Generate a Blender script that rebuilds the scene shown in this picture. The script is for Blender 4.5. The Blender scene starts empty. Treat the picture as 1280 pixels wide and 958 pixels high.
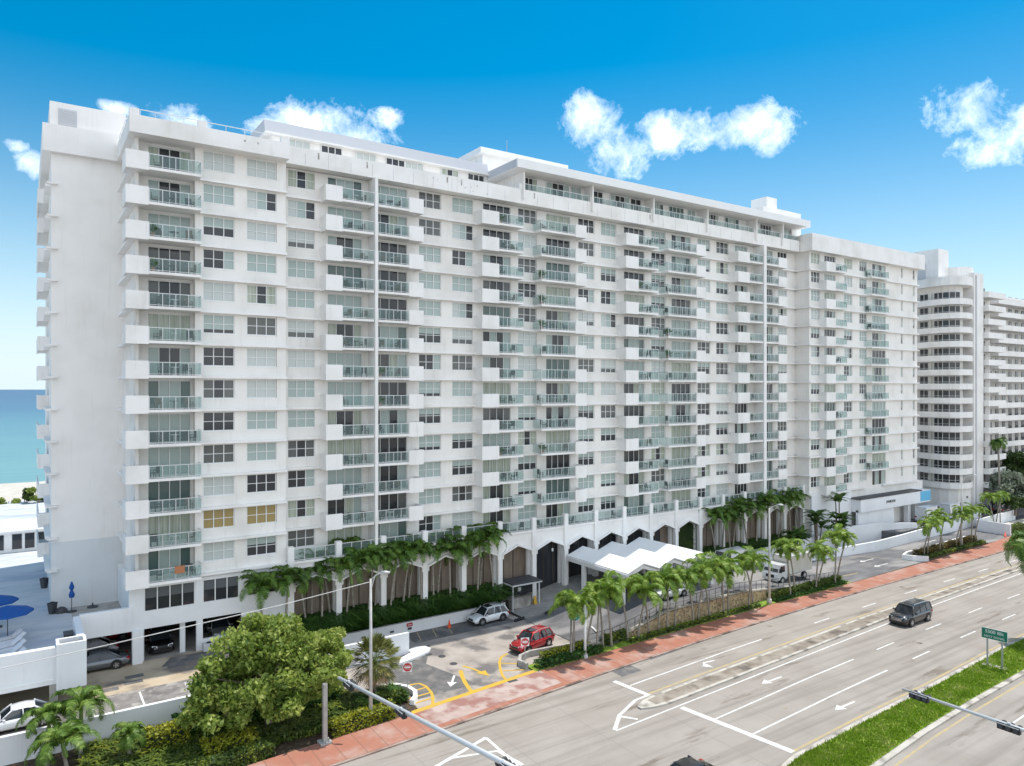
import bpy, math, random
from math import sin, cos, pi, radians, sqrt, atan2
R = random.Random(7)
scene = bpy.context.scene
COL = scene.collection

# ------------------------------------------------------------------ materials
def new_mat(name):
    m = bpy.data.materials.new(name); m.use_nodes = True
    nt = m.node_tree; b = nt.nodes['Principled BSDF']
    return m, nt, b
def plain(name, c, rough=.6, metal=0., spec=.5, emit=None):
    m, nt, b = new_mat(name)
    b.inputs['Base Color'].default_value = (*c, 1)
    b.inputs['Roughness'].default_value = rough
    b.inputs['Metallic'].default_value = metal
    b.inputs['Specular IOR Level'].default_value = spec
    if emit:
        b.inputs['Emission Color'].default_value = (*emit, 1); b.inputs['Emission Strength'].default_value = 1
    return m
def noisy(name, c1, c2, scale=1., rough=.8, detail=6, stretch=(1, 1, 1), lo=.35, hi=.65, bump=0., c3=None, scale3=.1, lo3=.5, hi3=.6, spec=.3, bumpscale=8.):
    m, nt, b = new_mat(name); N = nt.nodes; L = nt.links
    tc = N.new('ShaderNodeNewGeometry')
    mp = N.new('ShaderNodeMapping'); mp.inputs['Scale'].default_value = stretch
    L.new(tc.outputs['Position'], mp.inputs['Vector'])
    n = N.new('ShaderNodeTexNoise'); n.inputs['Scale'].default_value = scale; n.inputs['Detail'].default_value = detail
    L.new(mp.outputs[0], n.inputs['Vector'])
    r = N.new('ShaderNodeMapRange'); r.inputs['From Min'].default_value = lo; r.inputs['From Max'].default_value = hi
    L.new(n.outputs['Fac'], r.inputs['Value'])
    mx = N.new('ShaderNodeMix'); mx.data_type = 'RGBA'
    mx.inputs[6].default_value = (*c1, 1); mx.inputs[7].default_value = (*c2, 1)
    L.new(r.outputs[0], mx.inputs[0]); out = mx.outputs[2]
    if c3:
        n3 = N.new('ShaderNodeTexNoise'); n3.inputs['Scale'].default_value = scale3; n3.inputs['Detail'].default_value = 5
        L.new(mp.outputs[0], n3.inputs['Vector'])
        r3 = N.new('ShaderNodeMapRange'); r3.inputs['From Min'].default_value = lo3; r3.inputs['From Max'].default_value = hi3
        L.new(n3.outputs['Fac'], r3.inputs['Value'])
        m3 = N.new('ShaderNodeMix'); m3.data_type = 'RGBA'; m3.inputs[7].default_value = (*c3, 1)
        L.new(r3.outputs[0], m3.inputs[0]); L.new(out, m3.inputs[6]); out = m3.outputs[2]
    L.new(out, b.inputs['Base Color'])
    b.inputs['Roughness'].default_value = rough; b.inputs['Specular IOR Level'].default_value = spec
    if bump:
        nb = N.new('ShaderNodeTexNoise'); nb.inputs['Scale'].default_value = bumpscale; nb.inputs['Detail'].default_value = 4
        L.new(mp.outputs[0], nb.inputs['Vector'])
        bp = N.new('ShaderNodeBump'); bp.inputs['Strength'].default_value = bump; bp.inputs['Distance'].default_value = .1
        L.new(nb.outputs['Fac'], bp.inputs['Height']); L.new(bp.outputs[0], b.inputs['Normal'])
    return m
def leafy(name, c1, c2, c3, trans=.25, rough=.5):
    m, nt, b = new_mat(name); N = nt.nodes; L = nt.links
    g = N.new('ShaderNodeNewGeometry')
    cr = N.new('ShaderNodeValToRGB')
    e = cr.color_ramp.elements
    e[0].position = 0; e[0].color = (*c1, 1); e[1].position = 1; e[1].color = (*c3, 1)
    k = e.new(.55); k.color = (*c2, 1)
    n = N.new('ShaderNodeTexNoise'); n.inputs['Scale'].default_value = .7; n.inputs['Detail'].default_value = 2
    L.new(g.outputs['Position'], n.inputs['Vector'])
    ad = N.new('ShaderNodeMath'); ad.operation = 'MULTIPLY_ADD'; ad.inputs[1].default_value = .6; 
    L.new(g.outputs['Random Per Island'], ad.inputs[0])
    ml = N.new('ShaderNodeMath'); ml.operation = 'MULTIPLY_ADD'; ml.inputs[1].default_value = 1.4; ml.inputs[2].default_value = -.5
    L.new(n.outputs['Fac'], ml.inputs[0]); L.new(ml.outputs[0], ad.inputs[2])
    L.new(ad.outputs[0], cr.inputs[0]); L.new(cr.outputs[0], b.inputs['Base Color'])
    b.inputs['Roughness'].default_value = rough; b.inputs['Specular IOR Level'].default_value = .35
    t = N.new('ShaderNodeBsdfTranslucent'); mx = N.new('ShaderNodeMixShader'); mx.inputs[0].default_value = trans
    L.new(cr.outputs[0], t.inputs[0]); L.new(b.outputs[0], mx.inputs[1]); L.new(t.outputs[0], mx.inputs[2])
    L.new(mx.outputs[0], nt.nodes['Material Output'].inputs[0])
    return m

def stucco(name, c, dirt=(.50, .47, .42), amt=.5, streak=True):
    """painted wall: faint blotches and vertical rain streaks"""
    m, nt, b = new_mat(name); N = nt.nodes; L = nt.links
    g = N.new('ShaderNodeNewGeometry')
    n1 = N.new('ShaderNodeTexNoise'); n1.inputs['Scale'].default_value = .35; n1.inputs['Detail'].default_value = 8
    L.new(g.outputs['Position'], n1.inputs['Vector'])
    mp = N.new('ShaderNodeMapping'); mp.inputs['Scale'].default_value = (1.6, 1.6, .12)
    L.new(g.outputs['Position'], mp.inputs['Vector'])
    n2 = N.new('ShaderNodeTexNoise'); n2.inputs['Scale'].default_value = 1.2; n2.inputs['Detail'].default_value = 6; n2.inputs['Roughness'].default_value = .7
    L.new(mp.outputs[0], n2.inputs['Vector'])
    r1 = N.new('ShaderNodeMapRange'); r1.inputs['From Min'].default_value = .45; r1.inputs['From Max'].default_value = .85
    r2 = N.new('ShaderNodeMapRange'); r2.inputs['From Min'].default_value = .55; r2.inputs['From Max'].default_value = .85
    L.new(n1.outputs['Fac'], r1.inputs['Value']); L.new(n2.outputs['Fac'], r2.inputs['Value'])
    a = N.new('ShaderNodeMath'); a.operation = 'ADD'; L.new(r1.outputs[0], a.inputs[0]); L.new(r2.outputs[0], a.inputs[1])
    s = N.new('ShaderNodeMath'); s.operation = 'MULTIPLY'; s.inputs[1].default_value = amt; s.use_clamp = True; L.new(a.outputs[0], s.inputs[0])
    mx = N.new('ShaderNodeMix'); mx.data_type = 'RGBA'; mx.inputs[6].default_value = (*c, 1); mx.inputs[7].default_value = (*dirt, 1)
    L.new(s.outputs[0], mx.inputs[0]); L.new(mx.outputs[2], b.inputs['Base Color'])
    b.inputs['Roughness'].default_value = .75; b.inputs['Specular IOR Level'].default_value = .25
    nb = N.new('ShaderNodeTexNoise'); nb.inputs['Scale'].default_value = 6; nb.inputs['Detail'].default_value = 4
    L.new(g.outputs['Position'], nb.inputs['Vector'])
    bp = N.new('ShaderNodeBump'); bp.inputs['Strength'].default_value = .12; bp.inputs['Distance'].default_value = .05
    L.new(nb.outputs['Fac'], bp.inputs['Height']); L.new(bp.outputs[0], b.inputs['Normal'])
    return m
M = {}
M['white'] = stucco('white_stucco', (.84, .825, .80))
M['wall'] = stucco('warm_stucco', (.81, .785, .745))
M['cool'] = stucco('grey_white_stucco', (.83, .81, .78), amt=.28)
M['lowwall'] = stucco('painted_wall', (.78, .79, .80), dirt=(.45, .47, .48), amt=.3)
M['cool2'] = stucco('repainted_grey_white', (.66, .69, .70), amt=.4)
M['roofgrey'] = plain('grey_mansard', (.48, .495, .53), .6)
M['roofwhite'] = stucco('white_roof', (.82, .82, .81), amt=.15)
M['stain'] = noisy('rust_stain', (.25, .22, .2), (.5, .48, .45), 4)
M['frame'] = plain('white_frame', (.75, .76, .75), .4)
M['dark'] = plain('dark_glass', (.035, .038, .042), .06, spec=.5)
M['dim'] = plain('dim_glass', (.11, .115, .11), .08)
M['greenglass'] = plain('green_glass', (.10, .15, .14), .06)
M['blind'] = plain('closed_blind', (.36, .435, .41), .12)
M['blind2'] = plain('pale_blind', (.50, .54, .52), .12)
M['curtain'] = noisy('curtain', (.30, .34, .27), (.5, .54, .46), 3, stretch=(3, 3, .1), rough=.15)
M['greyblind'] = plain('grey_blind', (.12, .13, .14), .15)
M['gold'] = plain('gold_blind', (.33, .25, .10), .2)
M['black'] = plain('black_rubber', (.015, .015, .016), .6)
M['darkgrey'] = plain('dark_grey', (.05, .052, .058), .6)
M['steel'] = plain('galvanised', (.42, .43, .44), .45, .4)
M['alu'] = plain('aluminium', (.62, .63, .63), .4, .3)
M['chrome'] = plain('chrome', (.7, .7, .72), .15, 1)
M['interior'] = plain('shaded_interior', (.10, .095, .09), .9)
M['concrete'] = noisy('concrete', (.33, .31, .285), (.44, .42, .39), 1.5, c3=(.22, .20, .18), scale3=.5, lo3=.58, hi3=.72)
M['louver'] = plain('louver', (.55, .56, .58), .5)
M['tan'] = noisy('tan_wall', (.21, .165, .13), (.28, .225, .175), 2, stretch=(1, 1, .3))
M['brown'] = plain('brown_groove', (.08, .06, .045), .7)
M['stone'] = noisy('coral_stone', (.30, .21, .12), (.52, .40, .24), 2.6, detail=3, c3=(.14, .10, .07), scale3=5, lo3=.55, hi3=.62, bump=.8)
M['moss'] = leafy('green_wall', (.02, .04, .008), (.05, .10, .02), (.12, .18, .04))
M['soil'] = noisy('mulch', (.045, .03, .02), (.10, .07, .045), 3)
M['bark'] = noisy('palm_bark', (.22, .19, .155), (.36, .33, .28), 6, stretch=(.3, .3, 3))
M['barkdark'] = noisy('tree_bark', (.12, .095, .07), (.24, .20, .16), 4)
M['shaft'] = plain('crownshaft', (.16, .26, .06), .4)
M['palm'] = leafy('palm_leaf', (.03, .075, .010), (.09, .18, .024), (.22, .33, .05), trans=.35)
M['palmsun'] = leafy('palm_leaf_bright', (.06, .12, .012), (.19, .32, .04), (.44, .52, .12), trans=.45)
M['palmmid'] = leafy('palm_leaf_mid', (.04, .08, .01), (.12, .22, .03), (.30, .40, .08), trans=.35)
M['fan'] = leafy('fan_leaf', (.07, .09, .02), (.17, .19, .05), (.38, .30, .09), trans=.3)
M['banana'] = leafy('banana_leaf', (.03, .08, .015), (.08, .16, .03), (.18, .27, .06), trans=.35)
M['tree'] = leafy('tree_leaf', (.07, .13, .018), (.28, .37, .07), (.56, .60, .18), trans=.45)
M['dtree'] = leafy('dark_tree_leaf', (.02, .045, .01), (.05, .09, .02), (.10, .15, .04))
M['silver'] = leafy('silver_leaf', (.12, .15, .10), (.22, .26, .19), (.34, .37, .28))
M['hedge'] = leafy('hedge_leaf', (.03, .06, .008), (.09, .14, .02), (.24, .27, .03))
M['yhedge'] = leafy('yellow_hedge_leaf', (.12, .16, .012), (.28, .30, .02), (.45, .42, .04))
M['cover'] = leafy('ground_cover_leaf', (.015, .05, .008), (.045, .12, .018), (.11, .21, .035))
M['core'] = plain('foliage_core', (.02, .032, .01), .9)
M['dead'] = plain('dry_frond', (.32, .22, .12), .8)
M['blue'] = plain('blue_canvas', (.005, .075, .30), .8)
M['orange'] = plain('orange_plastic', (.75, .09, .02), .5)
M['yellow'] = noisy('yellow_paint', (.60, .36, .03), (.48, .32, .07), 3)
M['yellowfade'] = noisy('faded_yellow_paint', (.46, .35, .16), (.36, .31, .22), 1.5)
M['paint'] = noisy('white_paint', (.72, .72, .70), (.52, .51, .49), 2)
M['red'] = plain('red_sign', (.5, .02, .03), .4)
M['green'] = plain('green_sign', (.0, .17, .10), .4)
M['teal'] = plain('teal_sign', (.0, .35, .28), .4)
M['skyblue'] = plain('blue_banner', (.12, .45, .68), .5)
M['signwhite'] = plain('sign_white', (.8, .82, .8), .4)
M['sand'] = noisy('beach_sand', (.50, .455, .38), (.58, .54, .47), .4)
M['deck'] = noisy('deck_surface', (.50, .52, .55), (.60, .61, .62), .8, c3=(.40, .44, .50), scale3=.35, lo3=.5, hi3=.65, stretch=(.5, 1.5, 1))
M['wood'] = plain('warm_wood', (.42, .22, .09), .5)
M['amber'] = plain('amber_lens', (.7, .25, .02), .2)
M['cloth'] = plain('white_towel', (.7, .7, .72), .8)
M['terracotta'] = plain('terracotta', (.42, .17, .08), .7)
def glass_rail():
    m, nt, b = new_mat('tinted_rail_glass'); N = nt.nodes; L = nt.links
    b.inputs['Base Color'].default_value = (.38, .48, .47, 1); b.inputs['Roughness'].default_value = .05
    t = N.new('ShaderNodeBsdfTransparent'); t.inputs[0].default_value = (.90, .95, .94, 1)
    mx = N.new('ShaderNodeMixShader'); mx.inputs[0].default_value = .13
    L.new(t.outputs[0], mx.inputs[1]); L.new(b.outputs[0], mx.inputs[2]); L.new(mx.outputs[0], N['Material Output'].inputs[0])
    return m
M['rail'] = glass_rail()
def carpaint(name, c, metal=.3):
    m, nt, b = new_mat(name)
    b.inputs['Base Color'].default_value = (*c, 1); b.inputs['Roughness'].default_value = .3; b.inputs['Metallic'].default_value = metal
    b.inputs['Coat Weight'].default_value = 1; b.inputs['Coat Roughness'].default_value = .04
    return m
M['c_white'] = carpaint('car_white', (.72, .73, .74), 0); M['c_red'] = carpaint('car_red', (.42, .008, .012))
M['c_black'] = carpaint('car_black', (.008, .007, .008), 0); M['c_grey'] = carpaint('car_grey', (.16, .175, .19), .5)
M['c_silver'] = carpaint('car_silver', (.45, .47, .48), .6); M['c_blue'] = carpaint('car_blue', (.02, .04, .12))
M['lens'] = plain('headlamp', (.75, .78, .8), .08); M['tail'] = plain('tail_lamp', (.35, .01, .01), .15)
M['carglass'] = plain('car_glass', (.02, .028, .035), .03, spec=.7)
M['boxwhite'] = noisy('truck_box', (.70, .66, .60), (.62, .58, .52), .8)

def road_mat():
    m, nt, b = new_mat('concrete_road'); N = nt.nodes; L = nt.links
    g = N.new('ShaderNodeNewGeometry')
    def noise(sc, st=(1, 1, 1), d=6, ro=.55):
        mp = N.new('ShaderNodeMapping'); mp.inputs['Scale'].default_value = st; L.new(g.outputs['Position'], mp.inputs['Vector'])
        n = N.new('ShaderNodeTexNoise'); n.inputs['Scale'].default_value = sc; n.inputs['Detail'].default_value = d; n.inputs['Roughness'].default_value = ro
        L.new(mp.outputs[0], n.inputs['Vector']); return n.outputs['Fac']
    def rng(v, a, c):
        r = N.new('ShaderNodeMapRange'); r.inputs['From Min'].default_value = a; r.inputs['From Max'].default_value = c; L.new(v, r.inputs['Value']); return r.outputs[0]
    def mix(f, a, c, k=1.):
        if k != 1.:
            q = N.new('ShaderNodeMath'); q.operation = 'MULTIPLY'; q.inputs[1].default_value = k; L.new(f, q.inputs[0]); f = q.outputs[0]
        x = N.new('ShaderNodeMix'); x.data_type = 'RGBA'; L.new(f, x.inputs[0])
        for i, s in ((6, a), (7, c)):
            if isinstance(s, tuple): x.inputs[i].default_value = (*s, 1)
            else: L.new(s, x.inputs[i])
        return x.outputs[2]
    base = mix(rng(noise(.25), .35, .65), (.295, .262, .228), (.35, .317, .28))
    base = mix(rng(noise(9, d=3), .4, .75), base, (.24, .225, .205), .35)
    # tyre tracks and oil streaks run along the road (world X)
    base = mix(rng(noise(1., (.035, 1.3, 1)), .47, .70), base, (.20, .18, .155), .75)
    base = mix(rng(noise(.55, (.16, 1.1, 1), 8, .65), .585, .66), base, (.15, .125, .095), .75)
    # slab joints
    w = N.new('ShaderNodeTexWave'); w.inputs['Scale'].default_value = .052; w.inputs['Distortion'].default_value = .15; w.bands_direction = 'X'
    L.new(g.outputs['Position'], w.inputs['Vector'])
    base = mix(rng(w.outputs['Fac'], .9985, 1.), base, (.2, .19, .18), .35)
    L.new(base, b.inputs['Base Color']); b.inputs['Roughness'].default_value = .85; b.inputs['Specular IOR Level'].default_value = .25
    return m
M['road'] = road_mat()
M['asphalt'] = noisy('dark_asphalt', (.10, .10, .105), (.17, .17, .175), .7, c3=(.27, .26, .25), scale3=.22, lo3=.5, hi3=.62, stretch=(.4, 1, 1), bump=.2)
M['oldasphalt'] = noisy('patchy_lot', (.30, .265, .235), (.40, .36, .32), .5, c3=(.15, .14, .135), scale3=.33, lo3=.50, hi3=.62, bump=.2)
M['redkerb'] = noisy('worn_red_kerb', (.30, .20, .16), (.38, .31, .27), 1.2, c3=(.14, .10, .08), scale3=.6, lo3=.5, hi3=.62)
M['meddirt'] = noisy('median_fill', (.20, .165, .13), (.33, .29, .24), .9, c3=(.10, .085, .07), scale3=.5, lo3=.52, hi3=.66)
M['patch'] = noisy('asphalt_patch', (.10, .10, .10), (.16, .155, .15), 1.2, c3=(.24, .22, .2), scale3=.8, lo3=.55, hi3=.7)
M['yard'] = noisy('parking_yard', (.40, .32, .22), (.50, .42, .31), .5, c3=(.20, .17, .145), scale3=.35, lo3=.5, hi3=.62)
M['stallfloor'] = noisy('parking_stall', (.14, .13, .125), (.27, .25, .235), 1.0, c3=(.36, .34, .31), scale3=.9, lo3=.55, hi3=.66)
M['garagefloor'] = noisy('garage_floor', (.25, .24, .22), (.33, .32, .3), 1)
M['kerb'] = noisy('kerb', (.42, .39, .34), (.52, .49, .43), 1.5, c3=(.22, .2, .17), scale3=.8, lo3=.5, hi3=.65)
M['grass'] = noisy('grass_sheet', (.14, .24, .018), (.25, .34, .05), 1.3, detail=8, c3=(.26, .27, .11), scale3=.35, lo3=.56, hi3=.68, bump=1.)
def walk_mat():
    m, nt, b = new_mat('red_sidewalk'); N = nt.nodes; L = nt.links
    g = N.new('ShaderNodeNewGeometry')
    n = N.new('ShaderNodeTexNoise'); n.inputs['Scale'].default_value = .35; n.inputs['Detail'].default_value = 7; n.inputs['Roughness'].default_value = .65
    L.new(g.outputs['Position'], n.inputs['Vector'])
    cr = N.new('ShaderNodeValToRGB'); e = cr.color_ramp.elements
    e[0].position = .36; e[0].color = (.35, .145, .095, 1); e[1].position = .66; e[1].color = (.40, .27, .225, 1)
    k = e.new(.5); k.color = (.36, .165, .115, 1)
    L.new(n.outputs['Fac'], cr.inputs[0])
    w = N.new('ShaderNodeTexWave'); w.inputs['Scale'].default_value = .21; w.inputs['Distortion'].default_value = 0; w.bands_direction = 'X'
    L.new(g.outputs['Position'], w.inputs['Vector'])
    r = N.new('ShaderNodeMapRange'); r.inputs['From Min'].default_value = .985; r.inputs['From Max'].default_value = .998; r.inputs['To Max'].default_value = .6; L.new(w.outputs['Fac'], r.inputs['Value'])
    mx = N.new('ShaderNodeMix'); mx.data_type = 'RGBA'; mx.inputs[7].default_value = (.2, .11, .08, 1)
    L.new(r.outputs[0], mx.inputs[0]); L.new(cr.outputs[0], mx.inputs[6])
    n2 = N.new('ShaderNodeTexNoise'); n2.inputs['Scale'].default_value = 1.5; n2.inputs['Detail'].default_value = 6; L.new(g.outputs['Position'], n2.inputs['Vector'])
    r2 = N.new('ShaderNodeMapRange'); r2.inputs['From Min'].default_value = .6; r2.inputs['From Max'].default_value = .75; r2.inputs['To Max'].default_value = .5; L.new(n2.outputs['Fac'], r2.inputs['Value'])
    m2 = N.new('ShaderNodeMix'); m2.data_type = 'RGBA'; m2.inputs[7].default_value = (.26, .15, .12, 1)
    L.new(r2.outputs[0], m2.inputs[0]); L.new(mx.outputs[2], m2.inputs[6])
    L.new(m2.outputs[2], b.inputs['Base Color']); b.inputs['Roughness'].default_value = .85; b.inputs['Specular IOR Level'].default_value = .2
    return m
M['walk'] = walk_mat()
M['pinkwalk'] = noisy('pale_pink_apron', (.38, .28, .245), (.45, .365, .325), .8, c3=(.29, .15, .125), scale3=.6, lo3=.48, hi3=.6)
def sea_mat():
    m, nt, b = new_mat('sea_water'); N = nt.nodes; L = nt.links
    g = N.new('ShaderNodeNewGeometry'); s = N.new('ShaderNodeSeparateXYZ'); L.new(g.outputs['Position'], s.inputs[0])
    n = N.new('ShaderNodeTexNoise'); n.inputs['Scale'].default_value = .02; n.inputs['Detail'].default_value = 4
    mp = N.new('ShaderNodeMapping'); mp.inputs['Scale'].default_value = (.3, 1, 1); L.new(g.outputs['Position'], mp.inputs[0]); L.new(mp.outputs[0], n.inputs['Vector'])
    a = N.new('ShaderNodeMath'); a.operation = 'MULTIPLY_ADD'; a.inputs[1].default_value = 300; L.new(n.outputs['Fac'], a.inputs[0]); L.new(s.outputs['Y'], a.inputs[2])
    r = N.new('ShaderNodeMapRange'); r.inputs['From Min'].default_value = 330; r.inputs['From Max'].default_value = 2400; L.new(a.outputs[0], r.inputs['Value'])
    cr = N.new('ShaderNodeValToRGB'); e = cr.color_ramp.elements
    e[0].position = 0; e[0].color = (.16, .32, .31, 1); e[1].position = 1; e[1].color = (.055, .12, .20, 1)
    k = e.new(.15); k.color = (.11, .25, .28, 1); k = e.new(.4); k.color = (.06, .15, .23, 1)
    L.new(r.outputs[0], cr.inputs[0]); L.new(cr.outputs[0], b.inputs['Base Color']); b.inputs['Roughness'].default_value = .35
    nb = N.new('ShaderNodeTexNoise'); nb.inputs['Scale'].default_value = .25; nb.inputs['Detail'].default_value = 5; L.new(mp.outputs[0], nb.inputs['Vector'])
    bp = N.new('ShaderNodeBump'); bp.inputs['Strength'].default_value = .5; bp.inputs['Distance'].default_value = 1.; L.new(nb.outputs['Fac'], bp.inputs['Height']); L.new(bp.outputs[0], b.inputs['Normal'])
    return m
M['sea'] = sea_mat()

# ------------------------------------------------------------------ mesh builder
class MB:
    def __init__(s): s.v = []; s.f = []; s.m = []; s.mats = []
    def mi(s, mat):
        if mat not in s.mats: s.mats.append(mat)
        return s.mats.index(mat)
    def add(s, vs, fs, mat):
        o = len(s.v); s.v += vs; k = s.mi(mat)
        for f in fs: s.f.append([i + o for i in f]); s.m.append(k)
    def box(s, x0, x1, y0, y1, z0, z1, mat):
        s.add([(x, y, z) for z in (z0, z1) for y in (y0, y1) for x in (x0, x1)],
              [(0, 2, 3, 1), (4, 5, 7, 6), (0, 1, 5, 4), (2, 6, 7, 3), (0, 4, 6, 2), (1, 3, 7, 5)], mat)
    def poly(s, pts, mat): s.add(list(pts), [tuple(range(len(pts)))], mat)
    def prism(s, pts, z0, z1, mat):          # pts: ccw plan polygon; z may be lists
        n = len(pts)
        zb = z0 if isinstance(z0, (list, tuple)) else [z0] * n
        zt = z1 if isinstance(z1, (list, tuple)) else [z1] * n
        s.add([(p[0], p[1], zb[i]) for i, p in enumerate(pts)] + [(p[0], p[1], zt[i]) for i, p in enumerate(pts)],
              [tuple(range(n))[::-1], tuple(range(n, 2 * n))] + [(i, (i + 1) % n, (i + 1) % n + n, i + n) for i in range(n)], mat)
    def extr_y(s, pts, y0, y1, mat):         # polygon in XZ extruded along Y
        n = len(pts)
        s.add([(p[0], y0, p[1]) for p in pts] + [(p[0], y1, p[1]) for p in pts],
              [tuple(range(n)), tuple(range(n, 2 * n))[::-1]] + [(i, i + n, (i + 1) % n + n, (i + 1) % n) for i in range(n)], mat)
    def tube(s, path, rad, mat, n=8, cap=True):
        rings = []
        for i, p in enumerate(path):
            a = path[max(0, i - 1)]; c = path[min(len(path) - 1, i + 1)]
            d = [c[k] - a[k] for k in range(3)]; l = sqrt(sum(q * q for q in d)) or 1; d = [q / l for q in d]
            up = (0, 0, 1) if abs(d[2]) < .9 else (1, 0, 0)
            u = (d[1] * up[2] - d[2] * up[1], d[2] * up[0] - d[0] * up[2], d[0] * up[1] - d[1] * up[0])
            l = sqrt(sum(q * q for q in u)); u = [q / l for q in u]
            w = (d[1] * u[2] - d[2] * u[1], d[2] * u[0] - d[0] * u[2], d[0] * u[1] - d[1] * u[0])
            r = rad[i] if isinstance(rad, (list, tuple)) else rad
            rings.append([tuple(p[k] + r * (cos(2 * pi * j / n) * u[k] + sin(2 * pi * j / n) * w[k]) for k in range(3)) for j in range(n)])
        vs = [q for r_ in rings for q in r_]; fs = []
        for i in range(len(path) - 1):
            for j in range(n): fs.append((i * n + j, i * n + (j + 1) % n, (i + 1) * n + (j + 1) % n, (i + 1) * n + j))
        if cap: fs += [tuple(range(n))[::-1], tuple(range((len(path) - 1) * n, len(path) * n))]
        s.add(vs, fs, mat)
    def lathe(s, prof, mat, n=16, c=(0, 0, 0)):
        vs = []; fs = []
        for r, z in prof:
            for j in range(n): vs.append((c[0] + r * cos(2 * pi * j / n), c[1] + r * sin(2 * pi * j / n), c[2] + z))
        for i in range(len(prof) - 1):
            for j in range(n): fs.append((i * n + j, i * n + (j + 1) % n, (i + 1) * n + (j + 1) % n, (i + 1) * n + j))
        fs += [tuple(range(n))[::-1], tuple(range((len(prof) - 1) * n, len(prof) * n))]
        s.add(vs, fs, mat)
    def disc_y(s, cx, cy, cz, r, y1, mat, n=16):   # wheel-like disc with axis Y
        vs = [(cx + r * cos(2 * pi * j / n), y, cz + r * sin(2 * pi * j / n)) for y in (cy, y1) for j in range(n)]
        s.add(vs, [tuple(range(n)), tuple(range(n, 2 * n))[::-1]] + [(j, j + n, (j + 1) % n + n, (j + 1) % n) for j in range(n)], mat)
    def mesh(s, name, smooth=False):
        me = bpy.data.meshes.new(name); me.from_pydata(s.v, [], s.f)
        for m in s.mats: me.materials.append(m)
        me.polygons.foreach_set('material_index', s.m)
        if smooth: me.polygons.foreach_set('use_smooth', [True] * len(me.polygons))
        me.update(); return me
    def build(s, name, parent=None, loc=None, smooth=False):
        return put(name, s.mesh(name, smooth), parent, loc)
def put(name, me, parent=None, loc=None):
    """loc is in world space; without loc the mesh holds world coordinates"""
    o = bpy.data.objects.new(name, me); COL.objects.link(o)
    l = loc or (0, 0, 0)
    if parent:
        o.parent = parent; w = wpos(parent)
        o.location = (l[0] - w[0], l[1] - w[1], l[2] - w[2])
    else: o.location = l
    return o
def sub(name, me, parent, loc=(0, 0, 0), rot=0):
    """child in its parent's own space"""
    o = bpy.data.objects.new(name, me); COL.objects.link(o); o.parent = parent; o.location = loc; o.rotation_euler.z = rot
    return o
def wpos(o):
    x, y, z = o.location
    p = o.parent
    while p: x += p.location.x; y += p.location.y; z += p.location.z; p = p.parent
    return (x, y, z)
def tag(o, label=None, cat=None, group=None, kind=None):
    if label: o['label'] = label
    if cat: o['category'] = cat
    if group: o['group'] = group
    if kind: o['kind'] = kind
    return o
def thing(name, loc, label, cat, group=None, rot=0):
    o = bpy.data.objects.new(name, None); COL.objects.link(o); o.empty_display_size = .3
    o.location = loc; o.rotation_euler.z = rot
    return tag(o, label, cat, group)
def copy_tree(o, parent=None):
    c = o.copy(); COL.objects.link(c)
    if parent: c.parent = parent
    for ch in o.children: copy_tree(ch, c)
    return c
def text_mesh(txt, size, mat, depth=.01):
    cu = bpy.data.curves.new('lettering', 'FONT'); cu.body = txt; cu.size = size; cu.extrude = depth; cu.align_x = 'CENTER'; cu.align_y = 'CENTER'
    o = bpy.data.objects.new('lettering', cu); COL.objects.link(o)
    dg = bpy.context.evaluated_depsgraph_get(); dg.update()
    me = bpy.data.meshes.new_from_object(o.evaluated_get(dg)); bpy.data.objects.remove(o)
    me.materials.clear(); me.materials.append(mat)
    return me
def lerp(tab, x):
    if x <= tab[0][0]: return tab[0][1]
    for (a, b), (c, d) in zip(tab, tab[1:]):
        if x <= c: return b + (d - b) * (x - a) / (c - a)
    return tab[-1][1]

# ------------------------------------------------------------------ setting: ground, road, kerbs
KERB = [(-60, 40.6), (0, 43.7), (17.5, 44.65), (25, 45.15), (41, 46.4), (54, 47.15), (70, 47.75), (86, 48.1), (120, 48.1), (300, 48.6)]
BACK = [(-60, 44.5), (0, 46.6), (24, 48.3), (36, 49.6), (41, 49.6), (54, 50.1), (68, 50.45), (82, 50.5), (98, 50.85), (121, 51.35), (131, 52.2), (300, 55)]
kb = lambda x: lerp(KERB, x)
bk = lambda x: lerp(BACK, x)
def strip(f0, f1, x0, x1, z, mat, mb=None, step=2., thick=0, dash=None):
    own = mb is None; mb = mb or MB()
    n = max(1, int(round((x1 - x0) / step))); xs = [x0 + (x1 - x0) * i / n for i in range(n + 1)]
    lo = [(x, f0(x), z) for x in xs]; hi = [(x, f1(x), z) for x in xs]
    o = n + 1
    if not thick:
        mb.add(lo + hi, [(i, i + 1, i + 1 + o, i + o) for i in range(n)], mat)
    else:
        lb = [(p[0], p[1], z - thick) for p in lo]; hb = [(p[0], p[1], z - thick) for p in hi]
        mb.add(lo + hi + lb + hb, [(i, i + 1, i + 1 + o, i + o) for i in range(n)] + [(i + 2 * o, i + 1 + 2 * o, i + 1, i) for i in range(n)]
               + [(i + o, i + 1 + o, i + 1 + 3 * o, i + 3 * o) for i in range(n)] + [(0, o, 3 * o, 2 * o), (n, n + 2 * o, n + 3 * o, n + o)], mat)
    return mb
off = lambda d: (lambda x: kb(x) + d)

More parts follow.
